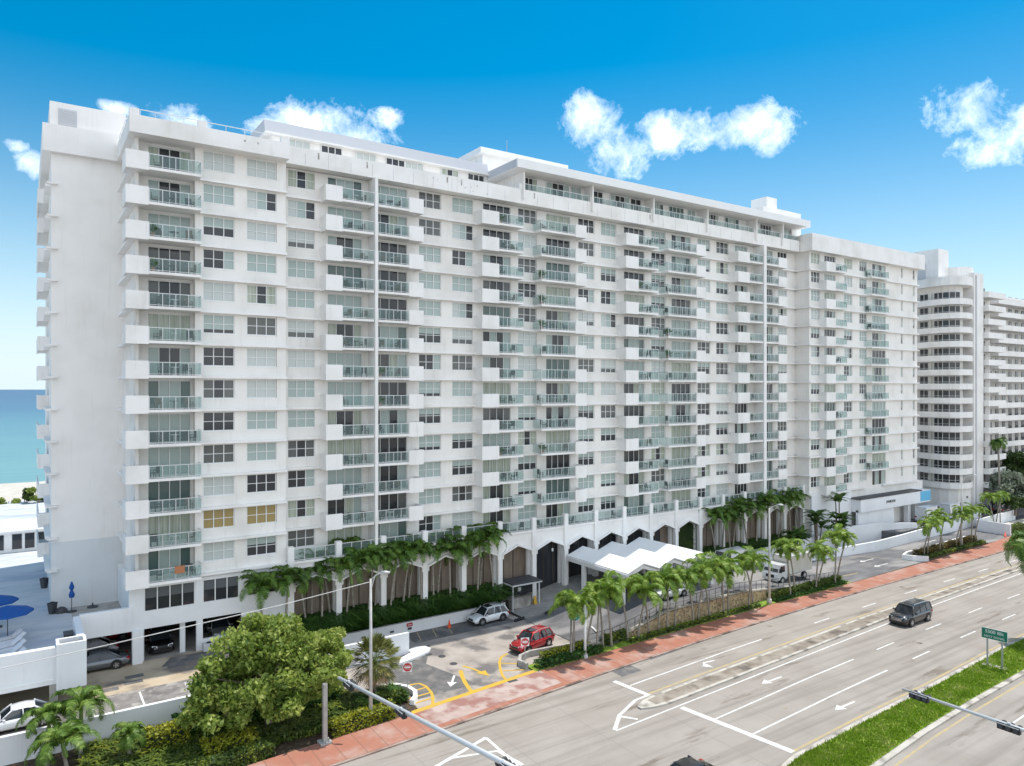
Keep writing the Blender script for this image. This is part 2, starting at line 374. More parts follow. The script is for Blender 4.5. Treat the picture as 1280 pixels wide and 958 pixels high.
g = MB(); g.poly([(-3000, -400, -.35), (3000, -400, -.35), (3000, 224, -.35), (-3000, 224, -.35)], M['concrete']); tag(g.build('ground'), kind='structure')
g = MB(); g.poly([(-9000, 222, -.3), (12000, 222, -.3), (12000, 22000, -.3), (-9000, 22000, -.3)], M['sea']); tag(g.build('sea'), kind='structure')
g = MB(); g.poly([(-400, 120, 0), (500, 120, 0), (500, 226, -.28), (-400, 226, -.28)], M['sand']); tag(g.build('beach'), kind='structure')
tag(strip(lambda x: -60, off(0), -80, 300, 0, M['road']).build('road'), kind='structure')
s = strip(off(0.0), bk, -60, 30, .12, M['walk'], thick=.3); s = strip(off(0), bk, 36.5, 300, .12, M['walk'], s, thick=.3); strip(off(0), bk, 30, 36.5, .12, M['walk'], s, thick=.3)
tag(s.build('sidewalk'), kind='structure')
s = strip(lambda x: kb(x) + .5, lambda x: bk(x) - .02, 24, 36.2, .126, M['pinkwalk']); tag(s.build('driveway_apron'), kind='structure')
s = strip(lambda x: kb(x) - .2, off(-.002), -60, 300, .105, M['redkerb'], thick=.3); tag(s.build('kerb'), kind='structure')
# painted lines (sheets 4 mm up)
wl = MB()
def dashes(d, x0, x1, ln, gap, z=.005, w=.14, mat=None):
    x = x0
    while x < x1:
        strip(lambda q: kb(q) + d - w / 2, lambda q: kb(q) + d + w / 2, x, min(x + ln, x1), z, mat or M['paint'], wl, step=2); x += ln + gap
strip(off(-3.22), off(-3.08), 40.6, 58.5, .005, M['paint'], wl)
dashes(-3.45, 67, 160, 2.8, 6.4)
WLT = [(34.3, 38.05), (41, 38.4), (68, 39.7), (84, 40.5), (107, 41.1), (300, 41.7)]
strip(lambda q: lerp(WLT, q) - .07, lambda q: lerp(WLT, q) + .07, 34.4, 160, .005, M['paint'], wl)
strip(off(-11.12), off(-10.98), 41.3, 61, .005, M['paint'], wl); dashes(-11.05, 65, 160, 3.2, 6.2)
strip(off(-14.15), off(-14.0), 41.8, 61, .005, M['paint'], wl); dashes(-14.1, 65.4, 160, 3.2, 6.2)
dashes(-24.3, 58, 140, 3.2, 6.2)
def band(p0, p1, w, mat, z=.009, mb=wl):
    dx, dy = p1[0] - p0[0], p1[1] - p0[1]; l = sqrt(dx * dx + dy * dy); nx, ny = -dy / l * w / 2, dx / l * w / 2
    mb.poly([(p0[0] - nx, p0[1] - ny, z), (p1[0] - nx, p1[1] - ny, z), (p1[0] + nx, p1[1] + ny, z), (p0[0] + nx, p0[1] + ny, z)], mat)
band((42.1, 29.3), (41.0, 38.1), .5, M['paint']); band((40.5, 41.0), (40.1, 44.6), .45, M['paint'])
# bull nose outline and crosswalk lines at the left
band((34.4, 38.2), (36.35, 39.8), .3, M['paint']); band((36.3, 39.75), (39.06, 40.97), .26, M['paint'], .0095); band((39.0, 40.95), (40.7, 41.1), .22, M['paint'], .010)
band((36.1, 39.6), (36.9, 38.5), .25, M['paint'], .013)
band((20.0, 40.3), (26.3, 42.3), .28, M['paint']); band((26.3, 42.3), (26.0, 38.0), .22, M['paint'], .0095); band((23.0, 41.2), (26.0, 40.3), .22, M['paint'], .013); band((26.0, 40.3), (26.3, 37.9), .3, M['paint'], .017)
def arrow(cx, cy, ang, L=2.6, mat=None, z=.005, bend=False, mb=wl):
    c, s_ = cos(ang), sin(ang)
    T = lambda p: (cx + p[0] * c - p[1] * s_, cy + p[0] * s_ + p[1] * c, z)
    mat = mat or M['paint']
    mb.poly([T(p) for p in ((-L / 2, -.09), (L / 2 - .9, -.09), (L / 2 - .9, .09), (-L / 2, .09))], mat)
    mb.poly([T(p) for p in ((L / 2 - .9, -.42), (L / 2, 0), (L / 2 - .9, .42))], mat)
arrow(51.0, 37.5, pi); arrow(51.5, 31.4, pi)
mb_ = wl
band((50.5, 43.05), (49.3, 43.2), .2, M['paint'], .013); band((49.35, 43.22), (48.85, 42.75), .2, M['paint'], .017); wl.poly([(48.45, 42.75, .021), (49.15, 41.95, .021), (49.3, 42.85, .021)], M['paint'])
tag(wl.build('lane_markings'), kind='structure')
yl = MB()
strip(lambda q: lerp([(38, 40.7), (40.7, 41.15), (73, 42.75), (84, 42.95), (107, 43.3), (300, 43.9)], q), lambda q: lerp([(38, 40.7), (40.7, 41.15), (73, 42.75), (84, 42.95), (107, 43.3), (300, 43.9)], q) + .22, 40.6, 200, .005, M['yellowfade'], yl)
GT = [(38.5, 27.9), (41.5, 28.6), (49, 28.95), (60, 29.3), (75, 30.0), (120, 30.6), (300, 30.8)]
GB = [(38.5, 27.2), (41.5, 25.8), (44, 25.3), (52, 26.0), (60, 26.4), (70, 26.7), (120, 27.2), (300, 27.6)]
gt = lambda x: lerp(GT, x); gb = lambda x: lerp(GB, x)
strip(lambda q: gt(q) + .62, lambda q: gt(q) + .82, 42, 200, .005, M['yellowfade'], yl)
strip(lambda q: gb(q) - .95, lambda q: gb(q) - .78, 42, 200, .005, M['yellowfade'], yl)
tag(yl.build('yellow_edge_lines'), kind='structure')
# narrow concrete median
MT = [(38.2, 39.9), (38.8, 40.3), (40, 40.6), (41.5, 40.75), (73, 42.35), (84, 42.6), (107, 43.0), (300, 43.5)]
MBt = [(38.2, 39.5), (39, 39.15), (40, 39.0), (41.5, 39.0), (68, 40.35), (84, 41.15), (107, 41.8), (300, 42.4)]
mt = lambda x: lerp(MT, x); mbt = lambda x: lerp(MBt, x)
s = strip(mbt, mt, 38.2, 300, .13, M['kerb'], thick=.3, step=1.); 
strip(lambda x: mbt(x) + .28, lambda x: mt(x) - .28, 39.6, 300, .136, M['meddirt'], s, step=1.)
tag(s.build('median_strip'), kind='structure')
# grass median
s = strip(lambda x: gb(x) - .35, lambda x: gt(x) + .35, 38.6, 300, .12, M['kerb'], thick=.3, step=1.); tag(s.build('median_kerb'), kind='structure')
s = strip(lambda x: gb(x) + .05, lambda x: gt(x) - .05, 39.4, 300, .15, M['grass'], step=1.); tag(s.build('median_lawn'), kind='structure')
def blades(name, n, fx, h, mat, zf, w=.05):
    mb = MB()
    for _ in range(n):
        x, y = fx(); a = R.random() * 2 * pi; hh = h * (.5 + R.random()); z = zf(x, y)
        lx, ly = cos(a) * w, sin(a) * w; tx, ty = (R.random() - .5) * hh, (R.random() - .5) * hh
        mb.add([(x - lx, y - ly, z), (x + lx, y + ly, z), (x + tx, y + ty, z + hh)], [(0, 1, 2)], mat)
    return tag(mb.build(name), kind='stuff')
M['blade'] = leafy('grass_blade', (.13, .22, .015), (.24, .38, .025), (.46, .46, .15), trans=.45)
def fxg():
    x = 39.6 + (R.random() ** 1.4) * 60; return x, gb(x) + .08 + R.random() * (gt(x) - gb(x) - .16)
o = blades('lawn_grass', 26000, fxg, .16, M['blade'], lambda x, y: .15, .06); tag(o, 'short bright green grass with dry patches covering the wide road median', 'grass')

# entrance lot and drive
DZ = [(42, 0), (45, .15), (48, .6), (53.5, 1.62), (65, 1.62), (75, .75), (85, 0.02), (300, .02)]
dz = lambda x: lerp(DZ, x)
g = MB(); g.poly([(16, 47.0, .02), (43, 49.2, .02), (43, 66, .02), (16, 66, .02)], M['oldasphalt']); tag(g.build('forecourt'), kind='structure')
g = MB(); 
g.poly([(24.2, 50.4, .026), (30.5, 50.4, .026), (29.0, 56.5, .026), (31.5, 60.5, .026), (24.2, 59.2, .026)], M['patch']); 
g.poly([(30.5, 61.6, .026), (42, 61.6, .026), (42, 64.7, .026), (30.5, 64.7, .026)], M['patch'])
tag(g.build('asphalt_patches'), kind='structure')
s = MB(); xs = [42.95] + [43 + i for i in range(1, 43)]
for a, c in zip(xs, xs[1:]):
    ya = bk(a) + 1.3 if a > 46 else 50.6; yc = bk(c) + 1.3 if c > 46 else 50.6
    s.add([(a, ya, dz(a) + .025), (c, yc, dz(c) + .025), (c, 61.7, dz(c) + .025), (a, 61.7, dz(a) + .025)], [(0, 1, 2, 3)], M['asphalt'])
    s.add([(a, 61.7, dz(a) + .16), (c, 61.7, dz(c) + .16), (c, 69.5, dz(c) + .16), (a, 69.5, dz(a) + .16), (a, 61.7, dz(a)), (c, 61.7, dz(c))], [(0, 1, 2, 3), (4, 5, 1, 0)], M['garagefloor'] if c < 78 else M['soil'])
tag(s.build('entrance_drive'), kind='structure')
g = MB(); g.poly([(85, 50.8, .03), (133, 52.2, .03), (133, 61, .03), (85, 61.7, .03)], M['asphalt'])
g.poly([(133, 52.2, .03), (300, 55, .03), (300, 61, .03), (133, 61, .03)], M['asphalt']); tag(g.build('exit_drive'), kind='structure')
g = MB(); g.box(112, 300, 59.9, 120, -.3, 1.62, M['asphalt']); tag(g.build('upper_driveway'), kind='structure')
g = MB(); g.box(-45, 20.0, 56.45, 66.0, -.3, 1.68, M['yard']); g.box(-45, 19.58, 66.002, 84, -.3, 1.66, M['garagefloor']); tag(g.build('parking_yard'), kind='structure')
g = MB(); g.poly([(-20, 56.5, 1.685), (19.9, 56.5, 1.685), (19.9, 60.0, 1.685), (-20, 60.0, 1.685)], M['stallfloor'])
for x in (3.9, 7.0, 10.1, 13.2): g.poly([(x - .07, 56.5, 1.69), (x + .07, 56.5, 1.69), (x + .07, 59.5, 1.69), (x - .07, 59.5, 1.69)], M['paint'])
for (x, y) in ((1.5, 62.2), (6.2, 61.4), (6.4, 62.6), (4.5, 60.8), (9.5, 63.2)): g.poly([(x, y, 1.687), (x + 1.3, y, 1.687), (x + 1.3, y + .7, 1.687), (x, y + .7, 1.687)], M['patch'])
g.poly([(9, 63.7, 1.688), (15, 63.9, 1.688), (15, 65.6, 1.688), (10, 65.6, 1.688)], M['patch'])
tag(g.build('yard_markings'), kind='structure')
# forecourt markings
ym = MB()
band((23.6, 48.35), (35.9, 49.75), .5, M['yellow'], .132, ym)
def polyb(pts, w, mat, z=.031, mb=None):
    mb = mb or ym; n = len(pts); q = []
    for i, p in enumerate(pts):
        a = pts[max(0, i - 1)]; b_ = pts[min(n - 1, i + 1)]; dx, dy = b_[0] - a[0], b_[1] - a[1]; l = sqrt(dx * dx + dy * dy)
        q.append((-dy / l * w / 2, dx / l * w / 2))
    mb.add([(p[0] + q[i][0], p[1] + q[i][1], z) for i, p in enumerate(pts)] + [(p[0] - q[i][0], p[1] - q[i][1], z) for i, p in enumerate(pts)], [(i + n, i + 1 + n, i + 1, i) for i in range(n - 1)], mat)
polyb([(24.96, 52.88), (26.0, 53.2), (26.6, 53.05), (26.8, 52.24), (26.6, 50.9), (26.2, 49.9), (25.7, 48.97)], .24, M['yellow'])
for k, (a, c) in enumerate((((24.68, 51.86), (26.65, 52.06)), ((24.55, 50.87), (26.5, 50.97)), ((24.19, 49.85), (26.1, 50.0)))): band(a, c, .19, M['yellow'], .035 + .0004 * k, ym)
polyb([(36.2, 54.6), (35.2, 54.1), (34.4, 53.1), (33.6, 51.7), (33.1, 50.6), (32.9, 49.84)], .24, M['yellow'])
band((34.5, 52.94), (36.17, 51.63), .19, M['yellow'], .035, ym); band((33.7, 51.45), (35.43, 50.58), .19, M['yellow'], .0354, ym)
polyb([(30.8, 53.6), (30.2, 52.3), (29.75, 51.0), (29.3, 49.3)], .34, M['yellow'])
polyb([(31.4, 54.3), (31.8, 53.3), (32.0, 52.2)], .26, M['yellow']); ym.poly([(31.55, 52.3, .035), (32.15, 51.1, .035), (32.5, 52.4, .035)], M['yellow'])
arrow(29.1, 52.0, atan2(-1.82, -1.39), 2.3, M['paint'], .031, mb=ym)
for x in (31.3, 33.0, 34.7): band((x, 62.0), (x + .7, 64.3), .1, M['yellowfade'], .031, ym)
band((46.0, 53.6), (46.6, 55.2), .2, M['paint'], .45, ym)
arrow(97.5, 56.2, pi, 3.4, M['paint'], .036, mb=ym); arrow(96.5, 53.6, pi, 3.4, M['paint'], .036, mb=ym); arrow(118, 57.6, pi, 3.4, M['paint'], .036, mb=ym)
band((98.0, 59.0), (101, 55.2), .16, M['yellowfade'], .036, ym); band((82, 53.5), (90, 53.0), .16, M['yellowfade'], .036, ym)
tag(ym.build('forecourt_markings'), kind='structure')
g = MB()
for (x, y) in ((30.6, 60.3), (30.2, 58.4), (31.0, 57.3), (31.0, 55.2)): g.lathe([(.34, 0), (.34, .012)], M['darkgrey'], 14, (x, y, .025))
g.box(32.6, 33.5, 48.85, 49.2, .127, .134, M['darkgrey'])
for (x, y) in ((47.5, 33.8), (62.5, 46.2), (70, 35.2), (52, 45.6), (88, 46.3)): g.lathe([(.28, 0), (.28, .006)], M['meddirt'], 14, (x, y, .002))
tag(g.build('manhole_covers'), kind='structure')
g = MB(); g.poly([(41.3, 44.9, .0035), (43.6, 45.0, .0035), (43.6, 46.4, .0035), (41.3, 46.2, .0035)], M['patch']); g.poly([(46, 46.3, .0035), (52, 46.8, .0035), (52, 47.0, .0035), (46, 46.6, .0035)], M['patch'])

tag(g.build('road_patches'), kind='structure')

# ------------------------------------------------------------------ the condominium
P = 2.803; U0 = 8.05
u = lambda k: U0 + P * k
condo = thing('condominium_tower', (20, 66, 0), 'long white apartment block with rows of glass balconies and an arched entrance terrace', 'building')
WY, LWY, RWY = 67.3, 66.1, 64.9; WQ = 67.3 / 68.3

def window_mesh(w, h, states, rail=True, sill=True, cols=3):
    mb = MB(); t = .07
    mb.box(0, w, 0, .1, h - t, h, M['frame']); mb.box(0, w, 0, .1, 0, t, M['frame'])
    cw = (w - t) / cols
    for i in range(cols + 1): mb.box(i * cw, i * cw + t, -.005, .1, t, h - t, M['frame'])
    for i in range(cols):
        x0, x1 = i * cw + t, (i + 1) * cw; s_ = states[i % len(states)]
        if isinstance(s_, tuple):
            zz = t + (h - 2 * t) * s_[2]
            mb.poly([(x0, .07, zz), (x1, .07, zz), (x1, .07, h - t), (x0, .07, h - t)], M[s_[0]])
            mb.poly([(x0, .07, t), (x1, .07, t), (x1, .07, zz), (x0, .07, zz)], M[s_[1]])
        else: mb.poly([(x0, .07, t), (x1, .07, t), (x1, .07, h - t), (x0, .07, h - t)], M[s_])
        if rail: mb.box(x0, x1, .005, .08, h * .5 - .025, h * .5 + .025, M['frame'])
    if sill: mb.box(-.06, w + .06, -.13, .12, -.06, .014, M['white'])
    return mb.mesh('window')
R2 = random.Random(11)
WS = [['blind'], ['blind2'], ['blind'], [('blind', 'dark', .2)], [('blind', 'dark', .45)], ['dark'], ['dim'], ['curtain', 'dark', 'curtain'], [('blind2', 'dim', .3)],
      ['dark', 'dark', 'blind'], ['blind2', 'blind', 'dark'], ['curtain'], [('blind', 'dark', .6)], ['blind'], ['blind2'], ['dim', 'dark', 'dim']]
WM = {}
def wmesh(w, i, cols=3):
    k = (round(w, 1), i, cols)
    if k not in WM: WM[k] = window_mesh(w, 1.65, WS[i] if i >= 0 else ['gold'], cols=cols)
    return WM[k]
DS = [['dark'], ['dark'], ['greenglass', 'blind', 'blind', 'greenglass'], ['blind'], ['dark', 'dark', 'curtain', 'blind'], ['blind', 'dark', 'dark', 'blind'], ['curtain', 'dark', 'dark', 'curtain'],
      ['dim', 'dark', 'dark', 'dim'], [('blind', 'dark', .35)], ['greenglass'], ['curtain'], ['dark', 'blind', 'dark', 'blind']]
DMh = {}
def dmesh(w, i, cols=4):
    k = (round(w, 1), i, cols)
    if k not in DMh:
        mb = MB(); h = 2.42; t = .06; cw = (w - t) / cols
        mb.box(0, w, 0, .1, h - t, h, M['frame']); mb.box(0, w, 0, .1, 0, t, M['frame'])
        for j in range(cols + 1): mb.box(j * cw, j * cw + t, -.005, .1, t, h - t, M['frame'])
        for j in range(cols):
            x0, x1 = j * cw + t, (j + 1) * cw; s_ = DS[i][j % len(DS[i])]
            if isinstance(s_, tuple):
                zz = t + (h - 2 * t) * s_[2]
                mb.poly([(x0, .07, zz), (x1, .07, zz), (x1, .07, h - t), (x0, .07, h - t)], M[s_[0]]); mb.poly([(x0, .07, t), (x1, .07, t), (x1, .07, zz), (x0, .07, zz)], M[s_[1]])
            else: mb.poly([(x0, .07, t), (x1, .07, t), (x1, .07, h - t), (x0, .07, h - t)], M[s_])
        DMh[k] = mb.mesh('sliding_door')
    return DMh[k]

def facade(name, x0, x1, y, ops, k0, k1, ledge, mat, zbot, lx=None):
    """wall with real openings, floor ledges; ops: (xa, xb, 'w'|'d')"""
    mb = MB(); zt = u(13)
    ops = sorted(ops); xs = [x0]
    for a, c, t in ops: xs += [a, c]
    xs.append(x1)
    for a, c in zip(xs[::2], xs[1::2]): mb.box(a, c, y, y + .25, zbot, zt, mat)
    for a, c, t in ops:
        mb.box(a, c, y, y + .25, zbot, u(k0), mat)
        for k in range(k0, k1):
            zs = u(k) + (1.08 if t == 'w' else .2)
            mb.box(a, c, y, y + .25, u(k), zs, mat)
            mb.box(a, c, y, y + .25, u(k) + (2.73 if t == 'w' else 2.62), u(k + 1), mat)
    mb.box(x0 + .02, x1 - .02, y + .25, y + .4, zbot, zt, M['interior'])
    for a, c in (lx or [(x0, x1)]):
        for k in range(k0, k1): mb.box(a, c, y - ledge, y + .002, u(k), u(k) + .2, M['white'])
    return mb.build(name, condo)
LOPS = [(12.64, 15.22, 'w'), (16.26, 18.87, 'w')]
MW = [(20.52, 23.13), (34.21, 36.85), (38.2, 40.83), (46.81, 49.45), (55.64, 58.19), (59.25, 61.8), (67.91, 70.5), (76.69, 79.26), (80.54, 83.13), (94.29, 96.59)]
MD = [(24.39, 27.95), (28.9, 32.86), (42.11, 45.77), (50.8, 54.39), (63.09, 66.66), (71.65, 75.3), (84.48, 87.25), (89.6, 93.09)]
MW = [(round(a * WQ, 2), round(c * WQ, 2)) for a, c in MW]; MD = [(round(a * WQ, 2), round(c * WQ, 2)) for a, c in MD]
RWN = [(97.6, 99.9), (106.2, 108.5), (110.5, 112.6)]; RD = [(101.0, 103.9), (114.2, 118.2)]; RS = [(123.0, 123.6), (126.9, 127.5)]
facade('wall', 12.3, 19.7, LWY, LOPS, 0, 13, .45, M['wall'], 7.9)
facade('wall', 7.46, 12.298, 67.0, [(8.5, 11.85, 'd')], 0, 13, .0, M['wall'], 7.9)
facade('wall', 19.702, 97.2, WY, [(a, c, 'w') for a, c in MW] + [(a, c, 'd') for a, c in MD], 0, 13, .4, M['wall'], 1.0,
       [(19.3, 23.24), (33.37, 40.3), (45.72, 48.09), (54.64, 60.9), (66.51, 68.19), (75.2, 81.8), (92.7, 97.2)])
facade('wall', 97.15, 128.3, RWY, [(a, c, 'w') for a, c in RWN + RS] + [(a, c, 'd') for a, c in RD], 0, 13, .4, M['wall'], 1.0, [(97.15, 99.5), (105.0, 111.8), (116.9, 128.3)])
# cores, side walls
c = MB()
c.box(7.45, 7.70, 66.0, 74.5, 7.9, u(13), M['wall']); c.box(7.704, 19.698, 67.41, 90, 7.9, u(13), M['wall'])
c.box(12.0, 12.296, LWY + .002, 67.0, 7.9, u(13), M['wall']); c.box(19.44, 19.698, LWY + .26, WY, 1.7, u(13), M['wall'])
c.box(19.71, 97.19, WY + .41, 90, .2, u(13) + .02, M['wall'])
c.box(97.152, 97.40, RWY + .26, WY + .5, 1.0, u(13), M['wall']); c.box(97.41, 128.29, RWY + .42, 92, -.2, u(13) + .01, M['wall'])
for k in range(13): c.box(96.75, 97.15, RWY - .4, WY, u(k), u(k) + .2, M['white'])       # ledges on the return wall
for k in range(13):                                                                         # slanting ledges on the left return
    c.prism([(6.9, 67.01), (7.45, 67.01), (7.45, 73.9), (6.9, 73.9)], u(k), u(k) + .2, M['white'])
    c.box(128.3, 129.4, 66, 68, u(k), u(k) + .2, M['white'])
    c.box(1.55, 2.35, 74.1, 74.52, u(k) + .05, u(k) + .2, M['white'])
c.build('core_walls', condo)
c = MB(); c.box(1.9, 7.448, 74.5, 96.0, 10.6, 46.8, M['cool']); c.box(1.9, 7.448, 74.5, 96.0, 4.7, 10.599, M['cool2']); c.box(1.25, 7.46, 73.9, 96.5, u(13), 46.85, M['cool']); c.box(1.78, 7.62, 74.2, 95, 46.85, 48.9, M['cool'])
c.build('blank_end_wall', condo)
c = MB(); 
for i in range(9): c.box(2.45, 3.75, 74.13, 74.2, 47.0 + i * .15, 47.09 + i * .15, M['louver'])
c.box(2.4, 3.8, 74.16, 74.2, 46.95, 48.4, M['louver']); c.build('louver', condo)
for k in range(1, 14):                                                                       # balconies on the seaward end
    c = MB(); zz = u(k - 1)
    c.box(1.13, 1.899, 82.13, 90, zz, zz + .2, M['white']); c.box(1.0, 1.12, 82, 90, zz - .05, zz + 1.3, M['white']); c.box(1.121, 1.899, 82, 82.12, zz - .05, zz + 1.3, M['white']); 
    c.box(1.45, 1.899, 75, 82, zz, zz + .2, M['white'])
    c.build('side_balcony', condo)
# top fascia bands
c = MB(); zb = u(13)
c.box(6.9, 19.6, 64.7, 68, zb, 45.9, M['white']); c.box(6.9, 7.7, 68.002, 73.9, zb, 45.9, M['white']); c.box(7.702, 19.6, 68.002, 90, zb, 45.7, M['white'])
for x in (6.9, 12.0, 18.9): c.box(x, x + .72, 64.75, 65.2, 45.9, 46.42, M['white'])
c.box(19.602, 96.2, 65.9, 66.3, zb, 46.1, M['white']); c.box(19.602, 96.2, 66.302, 90, zb + .05, 45.0, M['white'])
c.box(96.4, 128.9, 63.9, 66, zb, 47.0, M['white']); c.box(96.75, 97.2, 66.002, 69, zb, 47.0, M['white']); c.box(97.2, 128.9, 66.002, 92, zb + .04, 46.4, M['white'])
c.build('parapet', condo)
c = MB()                                                                                     # cracks, drains and stains on the parapet
for i in range(34):
    x = 21.4 + i * 2.2; 
    c.box(x, x + .035, 65.885, 65.9, 44.6, 45.5 + .5 * R.random(), M['louver'])
for x in (15.7, 16.8, 22.6, 27.4, 47.3, 65.2, 36.2, 37.9): c.box(x, x + .13, 64.68 if x < 19 else 65.88, 65.9, 45.3, 45.45 if x < 19 else 45.9, M['stain'])
for i in range(9):
    x = 34 + R.random() * 8; z = 44.7 + R.random() * 1.2; c.box(x, x + .07 + .1 * R.random(), 65.885, 65.9, z, z + .04 + .06 * R.random(), M['stain'])
c.build('parapet_stain', condo)
c = MB()                                                                                     # rooftop railings
for x0, x1, y, z in ((7.7, 12.0, 64.9, 45.9), (12.7, 18.9, 64.9, 45.9)):
    c.box(x0, x1, y, y + .05, z + .5, z + .56, M['alu'])
    n = 4
    for i in range(n + 1): c.box(x0 + (x1 - x0) * i / n - .02, x0 + (x1 - x0) * i / n + .02, y, y + .05, z, z + .5, M['alu'])
c.box(7.0, 7.05, 66, 73.5, 46.5, 46.56, M['alu'])
for i in range(6): c.box(7.0, 7.05, 66 + i * 1.5, 66.05 + i * 1.5, 45.9, 46.5, M['alu'])
c.build('roof_railing', condo)
# rooftop left: penthouse wall, clerestory and grey mansard
c = MB(); c.box(19.75, 45.6, 70.9, 88, 45.0, 48.45, M['white']); c.build('penthouse_wall', condo)
c = MB(); c.box(19.0, 44.19, 70.3, 89, 48.45, 48.6, M['white']); c.add([(19.0, 70.45, 48.6), (44.19, 70.45, 48.6), (44.19, 70.75, 49.8), (19.0, 70.75, 49.8), (19.0, 89, 48.6), (44.19, 89, 48.6), (44.19, 88.7, 49.8), (19.0, 88.7, 49.8)], [(0, 1, 2, 3), (3, 2, 6, 7), (0, 3, 7, 4)], M['roofgrey'])
c.build('mansard_roof', condo)
for x, i in ((21.3, 1), (24.6, 5), (28.3, 1), (31.6, 5), (33.8, 1), (38.2, 7), (41.6, 5)):
    put('window', wmesh(2.2, i), condo, (x, 70.78, 46.78))
# penthouse storey with deep eave
c = MB(); c.box(44.2, 97.0, 64.6, 88, 48.0, 48.95, M['roofwhite']); 
c.box(44.18, 44.197, 64.8, 71, 48.05, 48.9, M['roofgrey'])
c.build('penthouse_roof', condo)
c = MB(); PY = 67.3
c.box(45.61, 96.8, PY, 88, 45.0, 48.0, M['white'])
for x in (45.7, 55.6, 65.6, 75.6, 85.8, 91.8): c.box(x, x + .2, 65.6, PY, 45.0, 48.0, M['white'])
for x in (45.3, 55.5, 65.5, 75.5, 85.7, 91.7): c.box(x, x + .5, 65.85, 66.3, 46.1, 46.7, M['white'])
c.build('penthouse_wall', condo)
for x, w, i in ((46.3, 2.4, 6), (50.0, 3.4, 5), (53.6, 1.6, 8), (57, 1.6, 0), (59.8, 3.2, 5), (63.2, 1.8, 4), (66.4, 2.6, 2), (70, 2.8, 9), (73.5, 1.5, 8), (77.5, 2.2, 6), (81, 3, 2), (86.5, 1.2, 5), (88.7, 2.6, 7), (92.3, .9, 5), (93.8, 2.4, 2)):
    put('sliding_door', dmesh(w, i % 12, 4 if w > 2 else 2), condo, (x, PY - .1, 45.53))
for a, b_ in ((45.9, 55.4), (56.1, 65.4), (66.1, 75.4), (76.1, 85.6), (86.3, 91.6), (92.3, 96.1)):
    c = MB(); c.box(a, b_, 66.05, 66.1, 46.78, 46.84, M['alu'])
    n = int((b_ - a) / .9)
    for i in range(n + 1): c.box(a + (b_ - a - .05) * i / n, a + (b_ - a - .05) * i / n + .05, 66.05, 66.1, 46.1, 46.78, M['alu'])
    c.box(a, b_, 66.07, 66.08, 46.12, 46.78, M['rail']); c.build('penthouse_railing', condo)
c = MB(); c.box(48.0, 60.5, 78, 86, 48.9, 53.6, M['white']); c.box(47.3, 61.2, 77.3, 87, 53.6, 54.3, M['roofwhite']); c.build('rooftop_machine_room', condo)
c = MB(); c.box(95.8, 105.5, 72, 84, 45.5, 52.6, M['white']); c.box(98.0, 100.6, 73, 76, 52.6, 54.6, M['white']); c.box(95.9, 98, 67, 72, 47.0, 48.2, M['roofwhite']); c.box(101, 118, 70, 80, 46.4, 48.3, M['white']); c.build('rooftop_stair_head', condo)
c = MB()
for x, y, h in ((53, 80, 3.4), (110, 74, 2.2), (111, 74.5, 1.9)): c.tube([(x, y, 47), (x, y, 53.5 + h if x < 60 else 48.3 + h)], .04, M['steel'], 5)
c.box(109, 112.4, 74, 74.06, 49.6, 49.66, M['steel']); c.box(109.5, 111.6, 74, 74.06, 50.0, 50.05, M['steel'])
c.build('roof_aerial', condo)

# windows and sliding doors: nearest ones as parts, the remainder as one part
wins = []; doors = []
for (a, c_, t) in LOPS:
    for k in range(13): wins.append((a, LWY + .1, k, c_ - a))
for (a, c_) in MW:
    for k in range(13): wins.append((a, WY + .1, k, c_ - a))
for (a, c_) in RWN + RS:
    for k in range(13): wins.append((a, RWY + .1, k, c_ - a))
for (a, y, c_) in [(8.5, 67.1, 11.85)] + [(a, WY + .1, c_) for a, c_ in MD] + [(a, RWY + .1, c_) for a, c_ in RD]:
    for k in range(13): doors.append((a, y, k, c_ - a))
def rest(name, todo):
    vs = []; fs = []; ms = []; mats = []
    for me, loc in todo:
        o = len(vs); mm = [mats.index(q) if q in mats else (mats.append(q) or len(mats) - 1) for q in me.materials]
        vs += [(v.co.x + loc[0], v.co.y + loc[1], v.co.z + loc[2]) for v in me.vertices]
        for p in me.polygons: fs.append([i + o for i in p.vertices]); ms.append(mm[p.material_index])
    me = bpy.data.meshes.new(name); me.from_pydata(vs, [], fs)
    for q in mats: me.materials.append(q)
    me.polygons.foreach_set('material_index', ms); o = put(name, me, condo); o['kind'] = 'stuff'; return o
def near(w): return w[0]
def place(lst, kind, lim):
    lst.sort(key=near); todo = []
    for i, (x, y, k, w) in enumerate(lst):
        if kind == 'w':
            v = R2.randrange(len(WS))
            if x < 19 and k == 1: v = -1
            me = wmesh(w, v, 3 if w > 1 else 1); z = u(k) + 1.08
        else:
            v = R2.randrange(len(DS)); me = dmesh(w, v); z = u(k) + .2
        if i < lim: put('window' if kind == 'w' else 'sliding_door', me, condo, (x, y, z))
        else: todo.append((me, (x, y, z)))
    rest('window_rows' if kind == 'w' else 'sliding_door_rows', todo)
place(wins, 'w', 93); place(doors, 'd', 85)

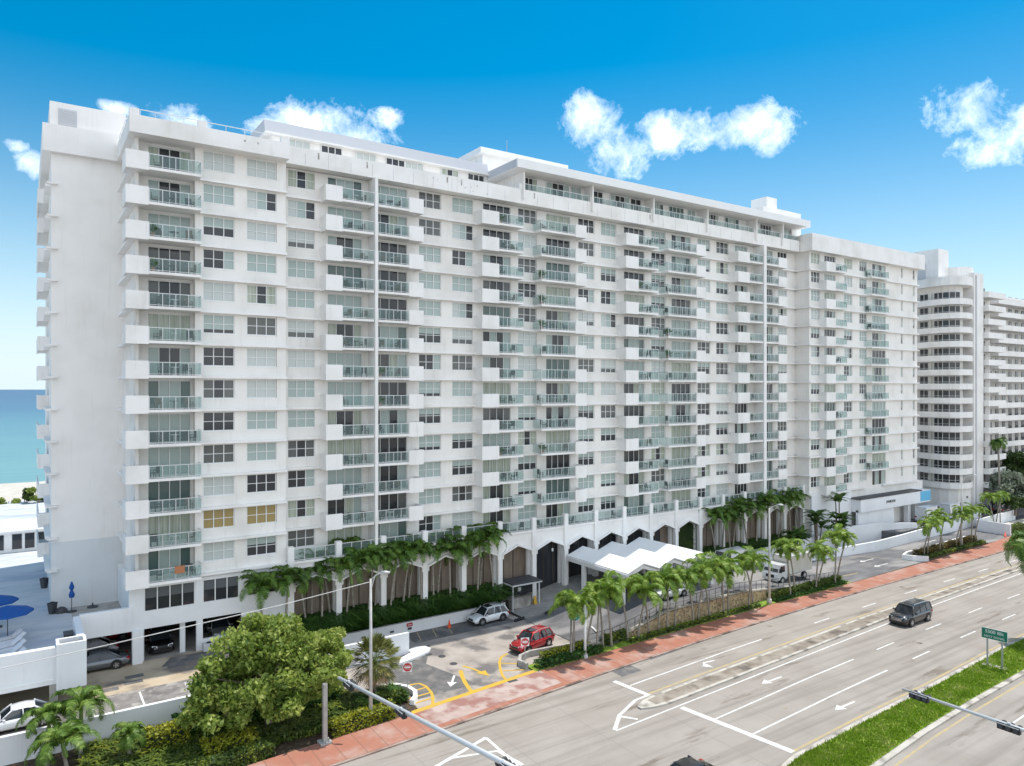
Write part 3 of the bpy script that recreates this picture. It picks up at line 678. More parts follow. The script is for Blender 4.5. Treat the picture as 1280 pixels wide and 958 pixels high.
# balconies
def balcony_meshes(xa, xb, box, yf, yw, gl=None):
    """slab with solid corner panel; railing frame with tinted glass. origin (xa, yf, underside)"""
    w = xb - xa; d = yw - yf; mb = MB()
    mb.box(.04, w - .04, .03, d, 0, .22, M['white'])
    g0, g1 = 0, w
    if box:
        b0, b1 = box[0] - xa, box[1] - xa
        mb.box(b0, b1, -.02, .12, -.08, 1.38, M['white'])
        if b0 < .2: mb.box(b0, b0 + .13, .121, d, -.08, 1.38, M['white']); g0 = b1
        else: mb.box(b1 - .13, b1, .121, d, -.08, 1.38, M['white']); g1 = b0
    r = MB(); ga, gb_ = g0 + .02, g1 - .02
    r.box(ga, gb_, .04, .10, 1.24, 1.3, M['alu']); r.box(ga, gb_, .05, .09, .3, .34, M['alu'])
    n = max(2, int((gb_ - ga) / .82))
    for i in range(n + 1):
        x = ga + (gb_ - ga - .05) * i / n; r.box(x, x + .05, .045, .095, .22, 1.24, M['alu'])
    r.box(ga, gb_, .065, .075, .34, 1.24, M['rail'])
    for e in (gl or ()):
        x = ga if e == 'l' else gb_
        r.box(x - .03, x + .03, .12, d - .05, 1.24, 1.3, M['alu']); r.box(x - .005, x + .005, .12, d - .05, .3, 1.24, M['rail'])
    return mb.mesh('balcony'), r.mesh('railing')
BC = [('leftmost', 6.62, 12.3, (6.62, 8.28), 64.7, 67.0, 0, 'r'),
      ('second', 23.24, 28.1, (23.24, 24.84), 65.55, WY, 1, ''),
      ('third', 28.45, 33.37, (31.77, 33.37), 65.55, WY, 1, ''),
      ('fourth', 40.3, 45.72, (40.3, 42.43), 65.55, WY, 1, 'r'),
      ('fifth', 48.09, 54.64, (52.99, 54.64), 65.55, WY, 1, 'l'),
      ('sixth', 60.9, 66.51, (60.9, 62.98), 65.55, WY, 1, 'r'),
      ('seventh', 68.19, 75.2, (73.41, 75.2), 65.55, WY, 1, 'l'),
      ('eighth', 81.8, 87.3, (81.8, 84.27), 65.55, WY, 1, ''),
      ('ninth', 88.0, 92.7, (90.77, 92.7), 65.55, WY, 1, ''),
      ('tenth', 99.5, 105.0, (99.5, 101.9), 63.6, RWY, 0, 'r'),
      ('eleventh', 111.8, 116.9, None, 63.6, RWY, 1, 'lr')]
def chair_mesh(m):
    mb = MB(); mb.box(-.27, .27, -.25, .25, .38, .44, m); mb.box(-.27, .27, .22, .28, .44, .95, m)
    for x in (-.27, .22):
        for y in (-.25, .2): mb.box(x, x + .05, y, y + .05, 0, .38, m)
        mb.box(x, x + .05, -.25, .22, .6, .64, m); mb.box(x, x + .05, -.25, -.2, .44, .6, m)
    return mb.mesh('patio_chair')
def table_mesh(m):
    mb = MB(); mb.lathe([(.38, .66), (.38, .71)], m, 12); mb.lathe([(.04, .03), (.04, .66)], m, 6); mb.lathe([(.22, 0), (.22, .03)], m, 10); return mb.mesh('patio_table')
R3 = 0
CH = [chair_mesh(M['darkgrey']), chair_mesh(M['black']), chair_mesh(plain('wicker', (.16, .12, .09)))]; TB = [table_mesh(M['darkgrey']), table_mesh(M['alu'])]
mb = MB(); mb.lathe([(.14, 0), (.2, .36)], M['terracotta'], 8)
for _ in range(60):
    a_ = R2.random() * 6.28; e_ = .3 + R2.random() * 1.1; l_ = .5 + .5 * R2.random(); x_, y_, z_ = cos(a_) * cos(e_) * l_, sin(a_) * cos(e_) * l_, .36 + sin(e_) * l_
    mb.add([(0, 0, .36), (x_ * .5 - sin(a_) * .06, y_ * .5 + cos(a_) * .06, .36 + (z_ - .36) * .6), (x_, y_, z_), (x_ * .5 + sin(a_) * .06, y_ * .5 - cos(a_) * .06, .36 + (z_ - .36) * .6)], [(0, 1, 2, 3)], M['palm'])
PLANT = mb.mesh('potted_plant')
ORD = ['bottom', 'second', 'third', 'fourth', 'fifth', 'sixth', 'seventh', 'eighth', 'ninth', 'tenth', 'eleventh', 'twelfth', 'top']
count = 0; extra = []
for (nm, xa, xb, bx, yf, yw, k0, gl) in BC:
    bm_, rm_ = balcony_meshes(xa, xb, bx, yf, yw, gl)
    gx0, gx1 = (bx[1], xb) if bx and bx[0] == xa else (xa, bx[0]) if bx else (xa, xb)
    for k in range(k0, 13):
        if count < 99 or True:
            if count < 87:
                b_ = put('balcony', bm_, condo, (xa, yf, u(k))); sub('railing', rm_, b_)
            else: extra += [(bm_, (xa, yf, u(k))), (rm_, (xa, yf, u(k)))]
            count += 1
        kk = k - k0; nk = 13 - k0
        o_ = 'top' if k == 12 else ORD[kk]
        fl = '%s balcony, %s column from the left' % (o_ if o_ in ('top', 'bottom') else o_ + ' lowest', nm if nm != 'leftmost' else 'first')
        if nm in ('tenth', 'eleventh', 'ninth') and R2.random() < .5: continue
        q = R2.random()
        if q < .85:
            x = gx0 + .5 + R2.random() * .6; o = put('patio_chair', CH[R2.randrange(3)], None, (x, yf + .95, u(k) + .222)); o.rotation_euler.z = R2.choice((0, .5, -1.2, 1.4))
            tag(o, 'left dark patio chair on the ' + fl, 'chair', 'patio chairs on the balconies')
        if q > .2:
            x = gx1 - .6 - R2.random() * .4; o = put('patio_chair', CH[R2.randrange(3)], None, (x, yf + 1.0, u(k) + .222)); o.rotation_euler.z = R2.choice((.3, -.9, -1.5, 2.8))
            tag(o, 'right dark patio chair on the ' + fl, 'chair', 'patio chairs on the balconies')
        if R2.random() < .2:
            o = put('potted_plant', PLANT, None, (gx0 + .35, yf + .4, u(k) + .222)); tag(o, 'green potted plant on the ' + fl, 'plant', 'potted plants on the balconies')
        if .3 < q < .9 and gx1 - gx0 > 2.8:
            x = (gx0 + gx1) / 2; o = put('patio_table', TB[R2.randrange(2)], None, (x, yf + .9, u(k) + .222))
            tag(o, 'small round patio table on the ' + fl, 'table', 'patio tables on the balconies')
rest('distant_balcony_rows', extra)
c = MB(); c.box(10.2, 10.95, 64.66, 64.69, U0 + .75, U0 + 1.33, M['terracotta']); c.box(10.2, 10.95, 64.66, 64.83, U0 + 1.331, U0 + 1.35, M['terracotta']); tag(c.build('towel'), 'orange brown towel hanging over the lowest glass railing at the left', 'towel')
for i in range(17):
    for j in range(2):
        if R2.random() < .72:
            o = put('terrace_chair', CH[R2.randrange(2)], None, (20.0 + 4.52 * i + 1.1 + 2.1 * j + R2.random() * .4, 66.25 + .3 * R2.random(), 8.2)); o.rotation_euler.z = R2.random() * 6
            tag(o, '%s dark chair behind the %s glass panel of the podium terrace' % (('left', 'right')[j], ('first second third fourth fifth sixth seventh eighth ninth tenth eleventh twelfth thirteenth fourteenth fifteenth sixteenth seventeenth'.split())[i]), 'chair', 'chairs on the podium terrace')
c = MB(); c.box(28.13, 28.43, 65.5, WY, u(0), u(13), M['white']); c.build('partition_fin', condo); c = MB(); c.box(87.35, 87.95, 65.5, WY, u(0), u(13), M['white']); c.build('partition_fin', condo)

# podium terrace: slab, posts, gabled arches, glass rail
T0 = 20.0; TS = 4.52; NP = 17; TY = 65.66
c = MB(); c.box(T0 - .2, 97.1, TY + .252, WY - .01, 7.75, 8.05, M['white']); c.box(T0 - .2, 97.1, TY - .1, TY + .12, 8.052, 8.25, M['white']); c.box(T0 - .2, 97.1, TY + .121, WY - .01, 8.051, 8.2, M['garagefloor']); c.build('terrace_slab', condo)
def post_h(x): return 1.1 if x < 42 else dz(x) + .1 if x < 70 else 1.3
for i in range(NP + 1):
    x = T0 + i * TS; c = MB()
    c.box(x - .27, x + .27, TY - .14, TY + .38, post_h(x) - .1 if i else 1.7, 9.62, M['white']); c.build('terrace_post', condo)
    if i:
        c = MB(); c.box(x - .2, x + .2, TY + .95, TY + 1.3, 1.0, 7.75, M['white']); c.build('inner_column', condo)
for i in range(NP):
    x0, x1 = T0 + i * TS + .27, T0 + (i + 1) * TS - .27; xm = (x0 + x1) / 2
    c = MB()
    c.extr_y([(x0, 8.05), (x0, 5.95), (xm, 6.75), (x1, 5.95), (x1, 8.05)][::-1], TY + .05, TY + .25, M['white'])
    for a, b_, za, zb_ in ((x0, xm, 5.95, 6.75), (xm, x1, 6.75, 5.95)):     # chevron beam, projecting
        c.add([(a, TY - .25, za), (b_, TY - .25, zb_), (b_, TY - .25, zb_ + .18), (a, TY - .25, za + .18), (a, TY + 1.5, za), (b_, TY + 1.5, zb_), (b_, TY + 1.5, zb_ + .18), (a, TY + 1.5, za + .18)],
              [(0, 1, 2, 3), (4, 7, 6, 5), (3, 2, 6, 7), (0, 4, 5, 1), (0, 3, 7, 4), (1, 5, 6, 2)], M['white'])
    for x in (x0, x1 - .12): c.box(x + .003, x + .117, TY - .2, TY + .049, 5.55, 6.0, M['white'])
    c.build('gabled_arch', condo)
    c = MB(); c.box(x0, x1, TY, TY + .06, 9.35, 9.42, M['alu']); c.box(x0, x1, TY + .01, TY + .05, 8.32, 8.38, M['alu'])
    for j in range(5): c.box(x0 + (x1 - x0 - .06) * j / 4, x0 + (x1 - x0 - .06) * j / 4 + .06, TY + .005, TY + .055, 8.25, 9.35, M['alu'])
    c.box(x0, x1, TY + .025, TY + .035, 8.38, 9.35, M['rail']); c.build('terrace_railing', condo)
# back wall under the terrace
c = MB(); BY = WY - .06
c.box(19.9, 47.0, BY, BY + .05, 1.0, 7.75, M['tan']); c.box(70.2, 97, BY, BY + .05, 1.0, 7.75, M['tan'])
for i in range(22): 
    x = 20.6 + i * 1.3; 
    if x < 46: c.box(x, x + .12, BY - .03, BY, 1.0, 7.75, M['brown'])
for i in range(20): x = 70.6 + i * 1.32; c.box(x, x + .1, BY - .03, BY, 1.0, 7.75, M['brown'])
c.box(47.0, 48.3, BY - .2, BY + .05, 1, 7.75, M['tan']); c.box(48.3, 68.3, BY - .02, BY + .05, 1, 7.75, M['dark'])
for i in range(16): c.box(48.3 + i * 1.28, 48.38 + i * 1.28, BY - .06, BY - .02, 1.7, 7.75, M['brown'])
c.box(68.3, 71.0, BY - .1, BY + .05, 1, 7.75, M['tan']); c.build('lobby_wall', condo)
c = MB(); c.box(71.0, 75.2, 66.75, 67.2, 1.5, 7.7, M['core'])
for _ in range(4200):
    x, z = 71.0 + 4.2 * R.random(), 1.6 + 6 * R.random(); y = 66.73 - R.random() * .1; a = R.random() * pi; r = .1
    c.add([(x, y - .04, z), (x + r * cos(a), y, z + r * sin(a)), (x + r * .4, y - .08, z + r)], [(0, 1, 2)], M['moss'])
c.build('green_wall', condo)
c = MB(); 
for x in (50.2, 65.0): c = MB(); c.lathe([(.01, 0), (.12, .1), (.12, .35), (.01, .45)], M['signwhite'], 10, (x, 66.3, 5.3)); c.build('lobby_lamp', condo)
# kiosk under first arch
k_ = thing('valet_kiosk', (44.6, 65.2, .3), 'low valet desk with dark flat roof under the first gabled arch', 'kiosk')
c = MB(); c.box(43.1, 46.9, 63.9, 66.3, 3.0, 3.15, M['darkgrey']); c.box(43.05, 46.95, 63.85, 66.35, 2.85, 2.999, M['alu']); c.build('roof', k_)
c = MB(); c.box(43.3, 45.8, 64.4, 65.0, .3, 1.4, M['concrete']); c.build('counter', k_)
c = MB(); c.box(43.4, 46.6, 65.2, 65.5, 1.5, 2.6, M['dark']); c.box(44.6, 45.0, 65.1, 65.19, 1.9, 2.3, M['signwhite']); c.build('glazing', k_)
c = MB(); c.box(43.15, 43.27, 64.0, 64.12, .2, 2.85, M['alu']); c.box(46.6, 46.75, 64.0, 64.15, .2, 2.85, M['alu']); c.build('post', k_)
y_ = thing('wet_floor_sign', (46.2, 64.2, .35), 'yellow folding floor sign standing beside the valet desk', 'floor sign')
c = MB(); c.add([(-.2, -.25, 0), (.2, -.25, 0), (.14, 0, .95), (-.14, 0, .95), (-.2, .25, 0), (.2, .25, 0)], [(0, 1, 2, 3), (5, 4, 3, 2)], M['yellow']); c.box(-.19, .19, -.02, .02, .9, 1.0, M['yellow']); sub('panel', c.mesh('panel'), y_)

# porte cochere: three gabled roofs
can = thing('entrance_canopy', (53.5, 59, 1.65), 'white three-gabled drive-through canopy over the main entrance', 'canopy')
for i in range(3):
    x0 = T0 + (7 + i) * TS; x1 = x0 + TS; xm = (x0 + x1) / 2; yf = 55.3
    c = MB()
    for a, b_, za, zb_ in ((x0, xm, 4.75, 5.55), (xm, x1, 5.55, 4.75)):
        c.add([(a, yf, za), (b_, yf, zb_), (b_, yf, zb_ + .14), (a, yf, za + .14), (a, TY - .3, za), (b_, TY - .3, zb_), (b_, TY - .3, zb_ + .14), (a, TY - .3, za + .14)],
              [(0, 1, 2, 3), (4, 7, 6, 5), (3, 2, 6, 7), (0, 4, 5, 1), (0, 3, 7, 4), (1, 5, 6, 2)], M['roofwhite'])
    for q in range(9):
        yy = yf + .6 + q * 1.05; c.add([(x0 + .02, yy, 4.9), (xm, yy, 5.7), (xm, yy + .05, 5.7), (x0 + .02, yy + .05, 4.9)], [(0, 1, 2, 3)], M['signwhite']); c.add([(xm, yy, 5.7), (x1 - .02, yy, 4.9), (x1 - .02, yy + .05, 4.9), (xm, yy + .05, 5.7)], [(0, 1, 2, 3)], M['signwhite'])
    c.build('gable_roof', can)
    c = MB(); e = .002 * i
    for y in (yf + .1, TY - 1.0): 
        c.extr_y([(x0 + .15, 4.35), (x0 + .15, 4.72), (xm, 5.5), (x1 - .15, 4.72), (x1 - .15, 4.35), (xm, 5.1)], y, y + .25, M['white'])
    c.box(x0 - .12 + e, x0 + .12 + e, yf + .02, TY - .3, 4.3, 4.745, M['white'])
    if i == 2: c.box(x1 - .12, x1 + .12, yf + .02, TY - .3, 4.3, 4.745, M['white'])
    c.build('eave_beam', can)
for i in range(4):
    x = T0 + (7 + i) * TS
    for y in (55.9, 62.2):
        c = MB(); c.box(x - .2, x + .2, y, y + .4, 1.5, 4.3, M['white']); c.build('column', can)

# left podium: shop windows above, garage openings below
pod = MB(); PYL = 66.0
def holes(mb, x0, x1, y0, y1, z0, z1, ops, mat):
    """wall x0..x1, z0..z1 with openings (xa, xb, za, zb) sharing one row"""
    ops = sorted(ops); xs = [x0]
    for o in ops: xs += [o[0], o[1]]
    xs.append(x1)
    for a, b_ in zip(xs[::2], xs[1::2]): mb.box(a, b_, y0, y1, z0, z1, mat)
    for o in ops:
        if o[2] > z0: mb.box(o[0], o[1], y0, y1, z0, o[2], mat)
        if o[3] < z1: mb.box(o[0], o[1], y0, y1, o[3], z1, mat)
holes(pod, 7.2, 19.7, PYL, PYL + .3, 5.0, 7.9, [(8.1, 12.0, 5.75, 7.6), (12.6, 15.6, 5.75, 7.6), (16.3, 19.0, 5.75, 7.6)], M['lowwall'])
holes(pod, 7.2, 19.7, PYL, PYL + .3, 1.6, 5.0, [(8.1, 12.1, 1.6, 4.3), (12.6, 15.8, 2.6, 4.35)], M['lowwall'])
pod.box(7.0, 7.198, PYL, 74.4, 4.8, 7.9, M['lowwall']); pod.box(10.9, 11.3, 66.5, 66.9, 1.66, 4.8, M['lowwall'])
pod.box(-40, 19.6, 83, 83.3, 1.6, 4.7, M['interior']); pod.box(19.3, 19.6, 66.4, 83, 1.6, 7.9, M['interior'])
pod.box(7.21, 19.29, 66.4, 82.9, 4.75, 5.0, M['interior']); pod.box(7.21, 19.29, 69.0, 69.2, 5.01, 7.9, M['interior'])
pod.build('podium_wall', condo)
for (a, b_, n) in ((8.1, 12.0, 4), (12.6, 15.6, 3), (16.3, 19.0, 3)):
    c = MB()
    for i in range(n + 1): c.box(a + (b_ - a - .08) * i / n, a + (b_ - a - .08) * i / n + .08, PYL + .05, PYL + .2, 5.75, 7.6, M['frame'])
    c.box(a, b_, PYL + .14, PYL + .16, 6.75, 7.6, M['greyblind']); c.box(a, b_, PYL + .14, PYL + .16, 5.75, 6.75, M['dark']); c.build('podium_window', condo)
# pool deck and its parapets
dk = MB(); dk.prism([(-45, 59.6), (3.3, 59.6), (3.3, 66.2), (7.0, 66.2), (7.0, 150), (-45, 150)], 4.45, 4.75, M['deck']); dk.box(3.3, 7.0, 66.3, 74.4, 4.751, 4.756, M['concrete'])
tag(dk.build('pool_deck'), kind='structure')
w_ = thing('deck_parapet', (2, 60, 1.7), 'white solid parapet with a planter box round the raised pool deck', 'wall')
c = MB(); c.box(-45, 1.8, 59.1, 59.6, 3.6, 6.1, M['lowwall']); c.box(3.1, 3.55, 60.3, 66.0, 3.6, 6.2, M['lowwall']); c.box(3.552, 7.2, 65.9, 66.3, 4.3, 6.25, M['lowwall']); c.build('wall', w_)
c = MB(); c.box(1.8, 3.6, 58.8, 59.0, 3.2, 6.35, M['lowwall']); c.box(1.8, 3.6, 60.1, 60.3, 3.2, 6.35, M['lowwall']); c.box(1.8, 1.98, 59.002, 60.098, 3.2, 6.35, M['lowwall']); c.box(3.42, 3.6, 59.002, 60.098, 3.2, 6.35, M['lowwall'])
c.box(1.99, 3.41, 59.01, 60.09, 3.2, 6.0, M['soil']); c.build('planter_box', w_)
c = MB(); c.box(1.4, 1.9, 59.2, 59.6, 1.6, 3.6, M['concrete']); c.build('column', w_)
c = MB(); c.box(7.2, 7.95, 65.55, 65.98, 1.6, 4.3, M['lowwall']); c.build('pillar', w_)
c = MB(); c.box(-1.5, 1.7, 59.05, 59.1, 3.9, 4.0, M['signwhite']); c.build('conduit', w_)
# cabana beyond the deck
cb = thing('pool_cabana', (-10, 104, 4.75), 'low white flat-roofed building with a row of dark windows beyond the pool deck', 'building')
c = MB(); c.box(-40, 12, 103.4, 110, 4.75, 7.05, M['roofwhite']); c.build('wall', cb)
c = MB(); c.box(-41, 12, 103, 111.5, 7.05, 7.3, M['roofwhite']); c.build('roof', cb)
for i in range(8):
    x = -8 + i * 1.25 + (0.5 if i > 4 else 0); c = MB(); c.box(x, x + .95, 103.33, 103.39, 5.1, 6.85, M['dark']); c.box(x - .05, x, 103.3, 103.398, 5.0, 6.95, M['frame']); c.build('window', cb)

# ------------------------------------------------------------------ right podium & garage canopy
c = MB()
c.box(97.2, 107.6, 64.52, RWY, 0, 8.04, M['lowwall']); c.box(107.6, 118.0, 63.4, 63.8, 0, 5.0, M['lowwall']); c.box(107.602, 130, 64.85, 65.1, 4.6, 8.0, M['wall'])
c.box(122.6, 123.4, 63.5, 64.2, 1.6, 5.0, M['lowwall']); c.box(118, 126, 70, 70.3, 1.62, 5, M['cool']); c.build('garage_wall', condo)
c = MB(); c.box(107.6, 128.9, 63.0, 64.8, 4.7, 6.7, M['lowwall']); c.box(107.4, 126, 62.9, 66, 6.7, 6.85, M['darkgrey']); c.build('garage_canopy', condo)
c = MB(); c.box(125.6, 128.9, 62.95, 62.998, 4.95, 6.6, M['skyblue']); c.build('blue_banner', condo)
tm = text_mesh('PAVILION', .62, M['darkgrey'], .02)
o = put('lettering', tm, condo, (116.3, 62.97, 5.75)); o.rotation_euler = (pi / 2, 0, 0)
c = MB(); c.box(110, 113.4, 66, 66.05, 1, 3, M['louver']); c.build('service_door', condo)

def wall_run(name, label, pts, w, z0, z1, mat, cat='wall', cap=None):
    """freestanding wall following pts; z1 number or list per point"""
    mb = MB(); n = len(pts)
    zt = z1 if isinstance(z1, list) else [z1] * n
    zb = z0 if isinstance(z0, list) else [z0] * n
    L_, R_ = [], []
    for i, p in enumerate(pts):
        a = pts[max(0, i - 1)]; b_ = pts[min(n - 1, i + 1)]; dx, dy = b_[0] - a[0], b_[1] - a[1]; l = sqrt(dx * dx + dy * dy)
        nx, ny = -dy / l * w / 2, dx / l * w / 2; L_.append((p[0] + nx, p[1] + ny)); R_.append((p[0] - nx, p[1] - ny))
    vs = [(*q, zt[i]) for i, q in enumerate(L_)] + [(*q, zt[i]) for i, q in enumerate(R_)] + [(*q, zb[i]) for i, q in enumerate(L_)] + [(*q, zb[i]) for i, q in enumerate(R_)]
    fs = []
    for i in range(n - 1):
        fs += [(i, i + n, i + 1 + n, i + 1), (i + n, i + 3 * n, i + 1 + 3 * n, i + 1 + n), (i, i + 1, i + 1 + 2 * n, i + 2 * n)]
    fs += [(0, 2 * n, 3 * n, n), (n - 1, 2 * n - 1, 4 * n - 1, 3 * n - 1)]
    mb.add(vs, fs, mat)
    return tag(mb.build(name), label, cat) if label else mb
wall_run('retaining_wall', 'long white retaining wall holding up the parking yard behind the trees', [(-45, 56.3), (20.15, 56.3)], .3, -.3, 1.86, M['lowwall'])
wall_run('planter_wall', 'white planter wall below the tall palms beside the forecourt', [(19.9, 64.6), (42.6, 64.75)], .3, 0, 1.15, M['lowwall'])
wall_run('screen_wall', 'short freestanding white wall ending in a rounded white kerb by the fan palm', [(20.0, 59.5), (28.8, 59.6)], .3, 0, 1.95, M['lowwall'])
s = MB(); s.box(20, 42.5, 64.91, 67.2, 0, 1.02, M['soil']); tag(s.build('planter_bed'), kind='structure')
s = MB(); s.prism([(26.9, 57.5), (28.4, 57.9), (30.3, 58.6), (30.9, 59.3), (30.7, 60.1), (29.9, 60.4), (28.95, 60.0), (28.95, 59.3), (27.6, 58.6)], .02, .2, M['roofwhite']); tag(s.build('white_kerb_island'), kind='structure')
pts = [(22.6, 53.2), (23.6, 53.6), (24.6, 53.2), (25.2, 52.3), (25.3, 51.2), (24.9, 50.3), (24.3, 49.7)]
wall_run('kerb_wall', 'low curved white wall round the fan palm bed', pts, .34, 0, .42, M['roofwhite'])
s = MB(); s.poly([(-45, bk(-45) - .02, .05), (0, bk(0) - .02, .05), (24.3, 48.1, .05), (24.6, 50.3, .05), (24.2, 53, .05), (20.2, 56.2, .05), (-45, 56.2, .05)], M['soil']); tag(s.build('planting_bed'), kind='structure')
pts = [(35.6, 50.6), (35.5, 51.6), (36.2, 52.5), (37.5, 52.9), (40, 52.6), (43, 52.2)]
wall_run('low_wall', 'low grey curved wall beside the red car', pts, .28, 0, .55, M['concrete'])
s = strip(lambda x: bk(x) + .02, lambda x: bk(x) + 1.45, 35.8, 84.5, .16, M['grass'], thick=.3); tag(s.build('verge'), kind='structure')
# stone retaining wall with kerb and railing
pts = [(x, bk(x) + 1.55) for x in range(43, 84)]
wall_run('stone_wall', 'tan coral stone retaining wall along the raised entrance drive', pts, .3, 0, [max(.16, dz(p[0]) + .08) for p in pts], M['stone'])
fe = thing('drive_railing', (55, 52.2, 1.7), 'thin dark metal railing on the stone wall along the entrance drive', 'railing')
c = MB(); pp = [(x, bk(x) + 1.6, max(.3, dz(x)) + .13) for x in range(43, 84)]
for a, b_ in zip(pp, pp[1:]):
    c.add([(a[0], a[1] - .2, a[2] - .12), (b_[0], b_[1] - .2, b_[2] - .12), (b_[0], b_[1] + .2, b_[2] - .12), (a[0], a[1] + .2, a[2] - .12), (a[0], a[1] - .2, a[2] + .0), (b_[0], b_[1] - .2, b_[2]), (b_[0], b_[1] + .2, b_[2]), (a[0], a[1] + .2, a[2])],
          [(0, 1, 5, 4), (4, 5, 6, 7), (3, 7, 6, 2)], M['kerb'])
c.build('coping', fe)
c = MB(); c.tube([(p[0], p[1], p[2] + .95) for p in pp], .025, M['darkgrey'], 6); c.tube([(p[0], p[1], p[2] + .5) for p in pp], .015, M['darkgrey'], 5); c.build('handrail', fe)
for p in pp[::1]:
    c = MB(); c.box(p[0] - .02, p[0] + .02, p[1] - .02, p[1] + .02, p[2], p[2] + .95, M['darkgrey']); c.build('post', fe)
# ramp walls at the right
pts = [(70, 63.9), (76, 63.2), (85, 61.5), (92, 60.3), (98, 59.5), (104.3, 58.6), (112, 58.9), (125, 59.4), (140, 59.9)]
wall_run('ramp_wall', 'long curving white wall between the exit drive and the sunken garage ramp', pts, .3, 0, [.9, 1.0, 1.2, 1.25, 1.3, 1.5, 1.55, 1.8, 2.4], M['lowwall'])
wall_run('planter_wall', 'white planter wall under the palms right of the entrance canopy', [(69, 64.4), (84, 64.5), (91, 64.3), (97, 64.0)], .3, 0, [1.7, 1.7, 1.9, 1.9], M['lowwall'])
s = MB(); s.box(70, 97, 64.56, 67.2, 0, 1.5, M['soil']); tag(s.build('planter_bed_right'), kind='structure')
wall_run('ramp_side_wall', 'stepped white wall beside the garage ramp below the banana plants', [(90.5, 63.9), (101, 62.5), (103.0, 62.4)], .3, 0, [2.0, 2.6, 2.6], M['lowwall'])
wall_run('ramp_back_wall', 'white wall behind the sunken garage ramp', [(103.2, 62.9), (112, 62.3), (119, 60.3)], .3, -.3, [3.0, 2.9, 2.4], M['lowwall'])
# right planter island with white kerb
s = strip(lambda x: bk(x) + .05, lambda x: bk(x) + 2.6, 104, 123, .3, M['soil'], thick=.4); tag(s.build('exit_island_bed'), kind='structure')
pts = [(103.9, bk(104) + .05), (102.6, 52.5), (102.2, 53.6), (104.4, 54.2), (110, 54.2), (123, 54.8)]
wall_run('island_kerb', 'white curved kerb wall round the palm island at the exit', pts, .3, 0, .75, M['roofwhite'])
wall_run('boundary_wall', 'short white wall at the end of the exit island beyond the driveway gap', [(133, 52.4), (133.3, 57.5), (150, 58.5)], .3, 0, 1.9, M['lowwall'])
s = MB(); s.poly([(133.3, 52.3, .2), (190, 53.4, .2), (190, 58.4, .2), (133.3, 57.4, .2)], M['sand']); tag(s.build('bare_verge'), kind='structure')

# ------------------------------------------------------------------ neighbouring buildings
nb = thing('curved_tower', (142, 68, 1.6), 'white neighbouring tower with bowed balcony bands and dark strip windows', 'building')
OUT = [(140.0, 84), (138.5, 70.1), (137.7, 67.2), (137.6, 65.4), (138.0, 64.0), (139.0, 62.9), (140.6, 62.35), (142.4, 62.4), (144.2, 63.0), (145.6, 63.9)]
INN = [(141.4, 84), (139.95, 70.4), (139.3, 67.4), (139.2, 65.9), (139.5, 64.9), (140.2, 64.2), (141.1, 63.85), (142.3, 63.9), (143.6, 64.4), (145.6, 65.3)]
BPZ = 2.555
def ribbon(mb, pl, z0, z1, mat):
    n = len(pl); mb.add([(*p, z0) for p in pl] + [(*p, z1) for p in pl], [(i + 1, i, i + n, i + 1 + n) for i in range(n - 1)], mat)
c = MB(); c.prism(([(170, 84)] + INN)[::-1] + [], 0, 44.0, M['wall']) if False else c.prism(INN + [(156, 66), (156, 84)], 1.0, 43.5, M['wall']); c.build('core', nb)
for k in range(15):
    z = 6.0 + k * BPZ if k < 14 else 42.7; hgt = 1.02 if k < 14 else 1.5
    c = MB(); c.prism(OUT + [(145.6, 66), (145.6, 84)], z, z + .2, M['white'])
    po = [(p[0] - .03, p[1] - .03) for p in OUT]; pi_ = [(p[0] + .12, p[1] + .12) for p in OUT]; n = len(po)
    ribbon(c, po, z - .03, z + hgt, M['white']); ribbon(c, pi_[::-1], z + .2, z + hgt, M['white'])
    c.add([(*p, z + hgt) for p in po] + [(*p, z + hgt) for p in pi_], [(i, i + 1, i + 1 + n, i + n) for i in range(n - 1)], M['white']); c.build('balcony_band', nb)
    c = MB(); c.tube([(p[0], p[1], z + hgt + .14) for p in po], .02, M['steel'], 5, False); c.build('railing', nb)
    if k < 14:
        for pl, nm in (([(139.95, 70.35), (139.78, 69.5), (139.6, 68.65)], 'window'), ([(139.33, 67.5), (139.2, 66.7), (139.15, 65.9), (139.45, 64.9), (140.15, 64.17), (141.1, 63.82)], 'window')):
            q = [(p[0] - .05, p[1] - .05) for p in pl]; q2 = [(p[0] - .09, p[1] - .09) for p in pl]
            c = MB(); ribbon(c, q, z + .95, z + 2.4, M['dark']); ribbon(c, q2, z + 1.32, z + 1.38, M['frame']); ribbon(c, q2, z + 2.34, z + 2.42, M['frame'])
            for p in q2: c.tube([(*p, z + .95), (*p, z + 2.4)], .06, M['frame'], 4)
            c.build(nm, nb)
        c = MB(); ribbon(c, [(139.52, 68.3), (139.36, 67.75)], z + .25, z + 2.4, M['curtain']); c.build('balcony_door', nb)
        c = MB(); ribbon(c, [(143.9, 64.42), (144.5, 64.68)], z + 1.0, z + 2.2, M['dark']); c.build('side_window', nb)
c = MB(); c.box(139.6, 143.4, 66.8, 83, 43.6, 49.8, M['white']); c.box(139.9, 141.0, 78, 80, 49.8, 51.4, M['white']); c.build('penthouse', nb)
c = MB(); c.box(139.5, 139.59, 69.0, 70.4, 44.4, 47.2, M['louver']); c.build('roof_door', nb)
c = MB(); c.prism([(143.41, 82), (143.41, 66.9)] + [(146.2 + 3.4 * sin(a), 67.4 - 3.4 * cos(a)) for a in (-.9, -.5, -.1, .3, .7, 1.1, 1.5)] + [(149.6, 82)], 43.6, 46.6, M['white']); c.build('stair_head', nb)
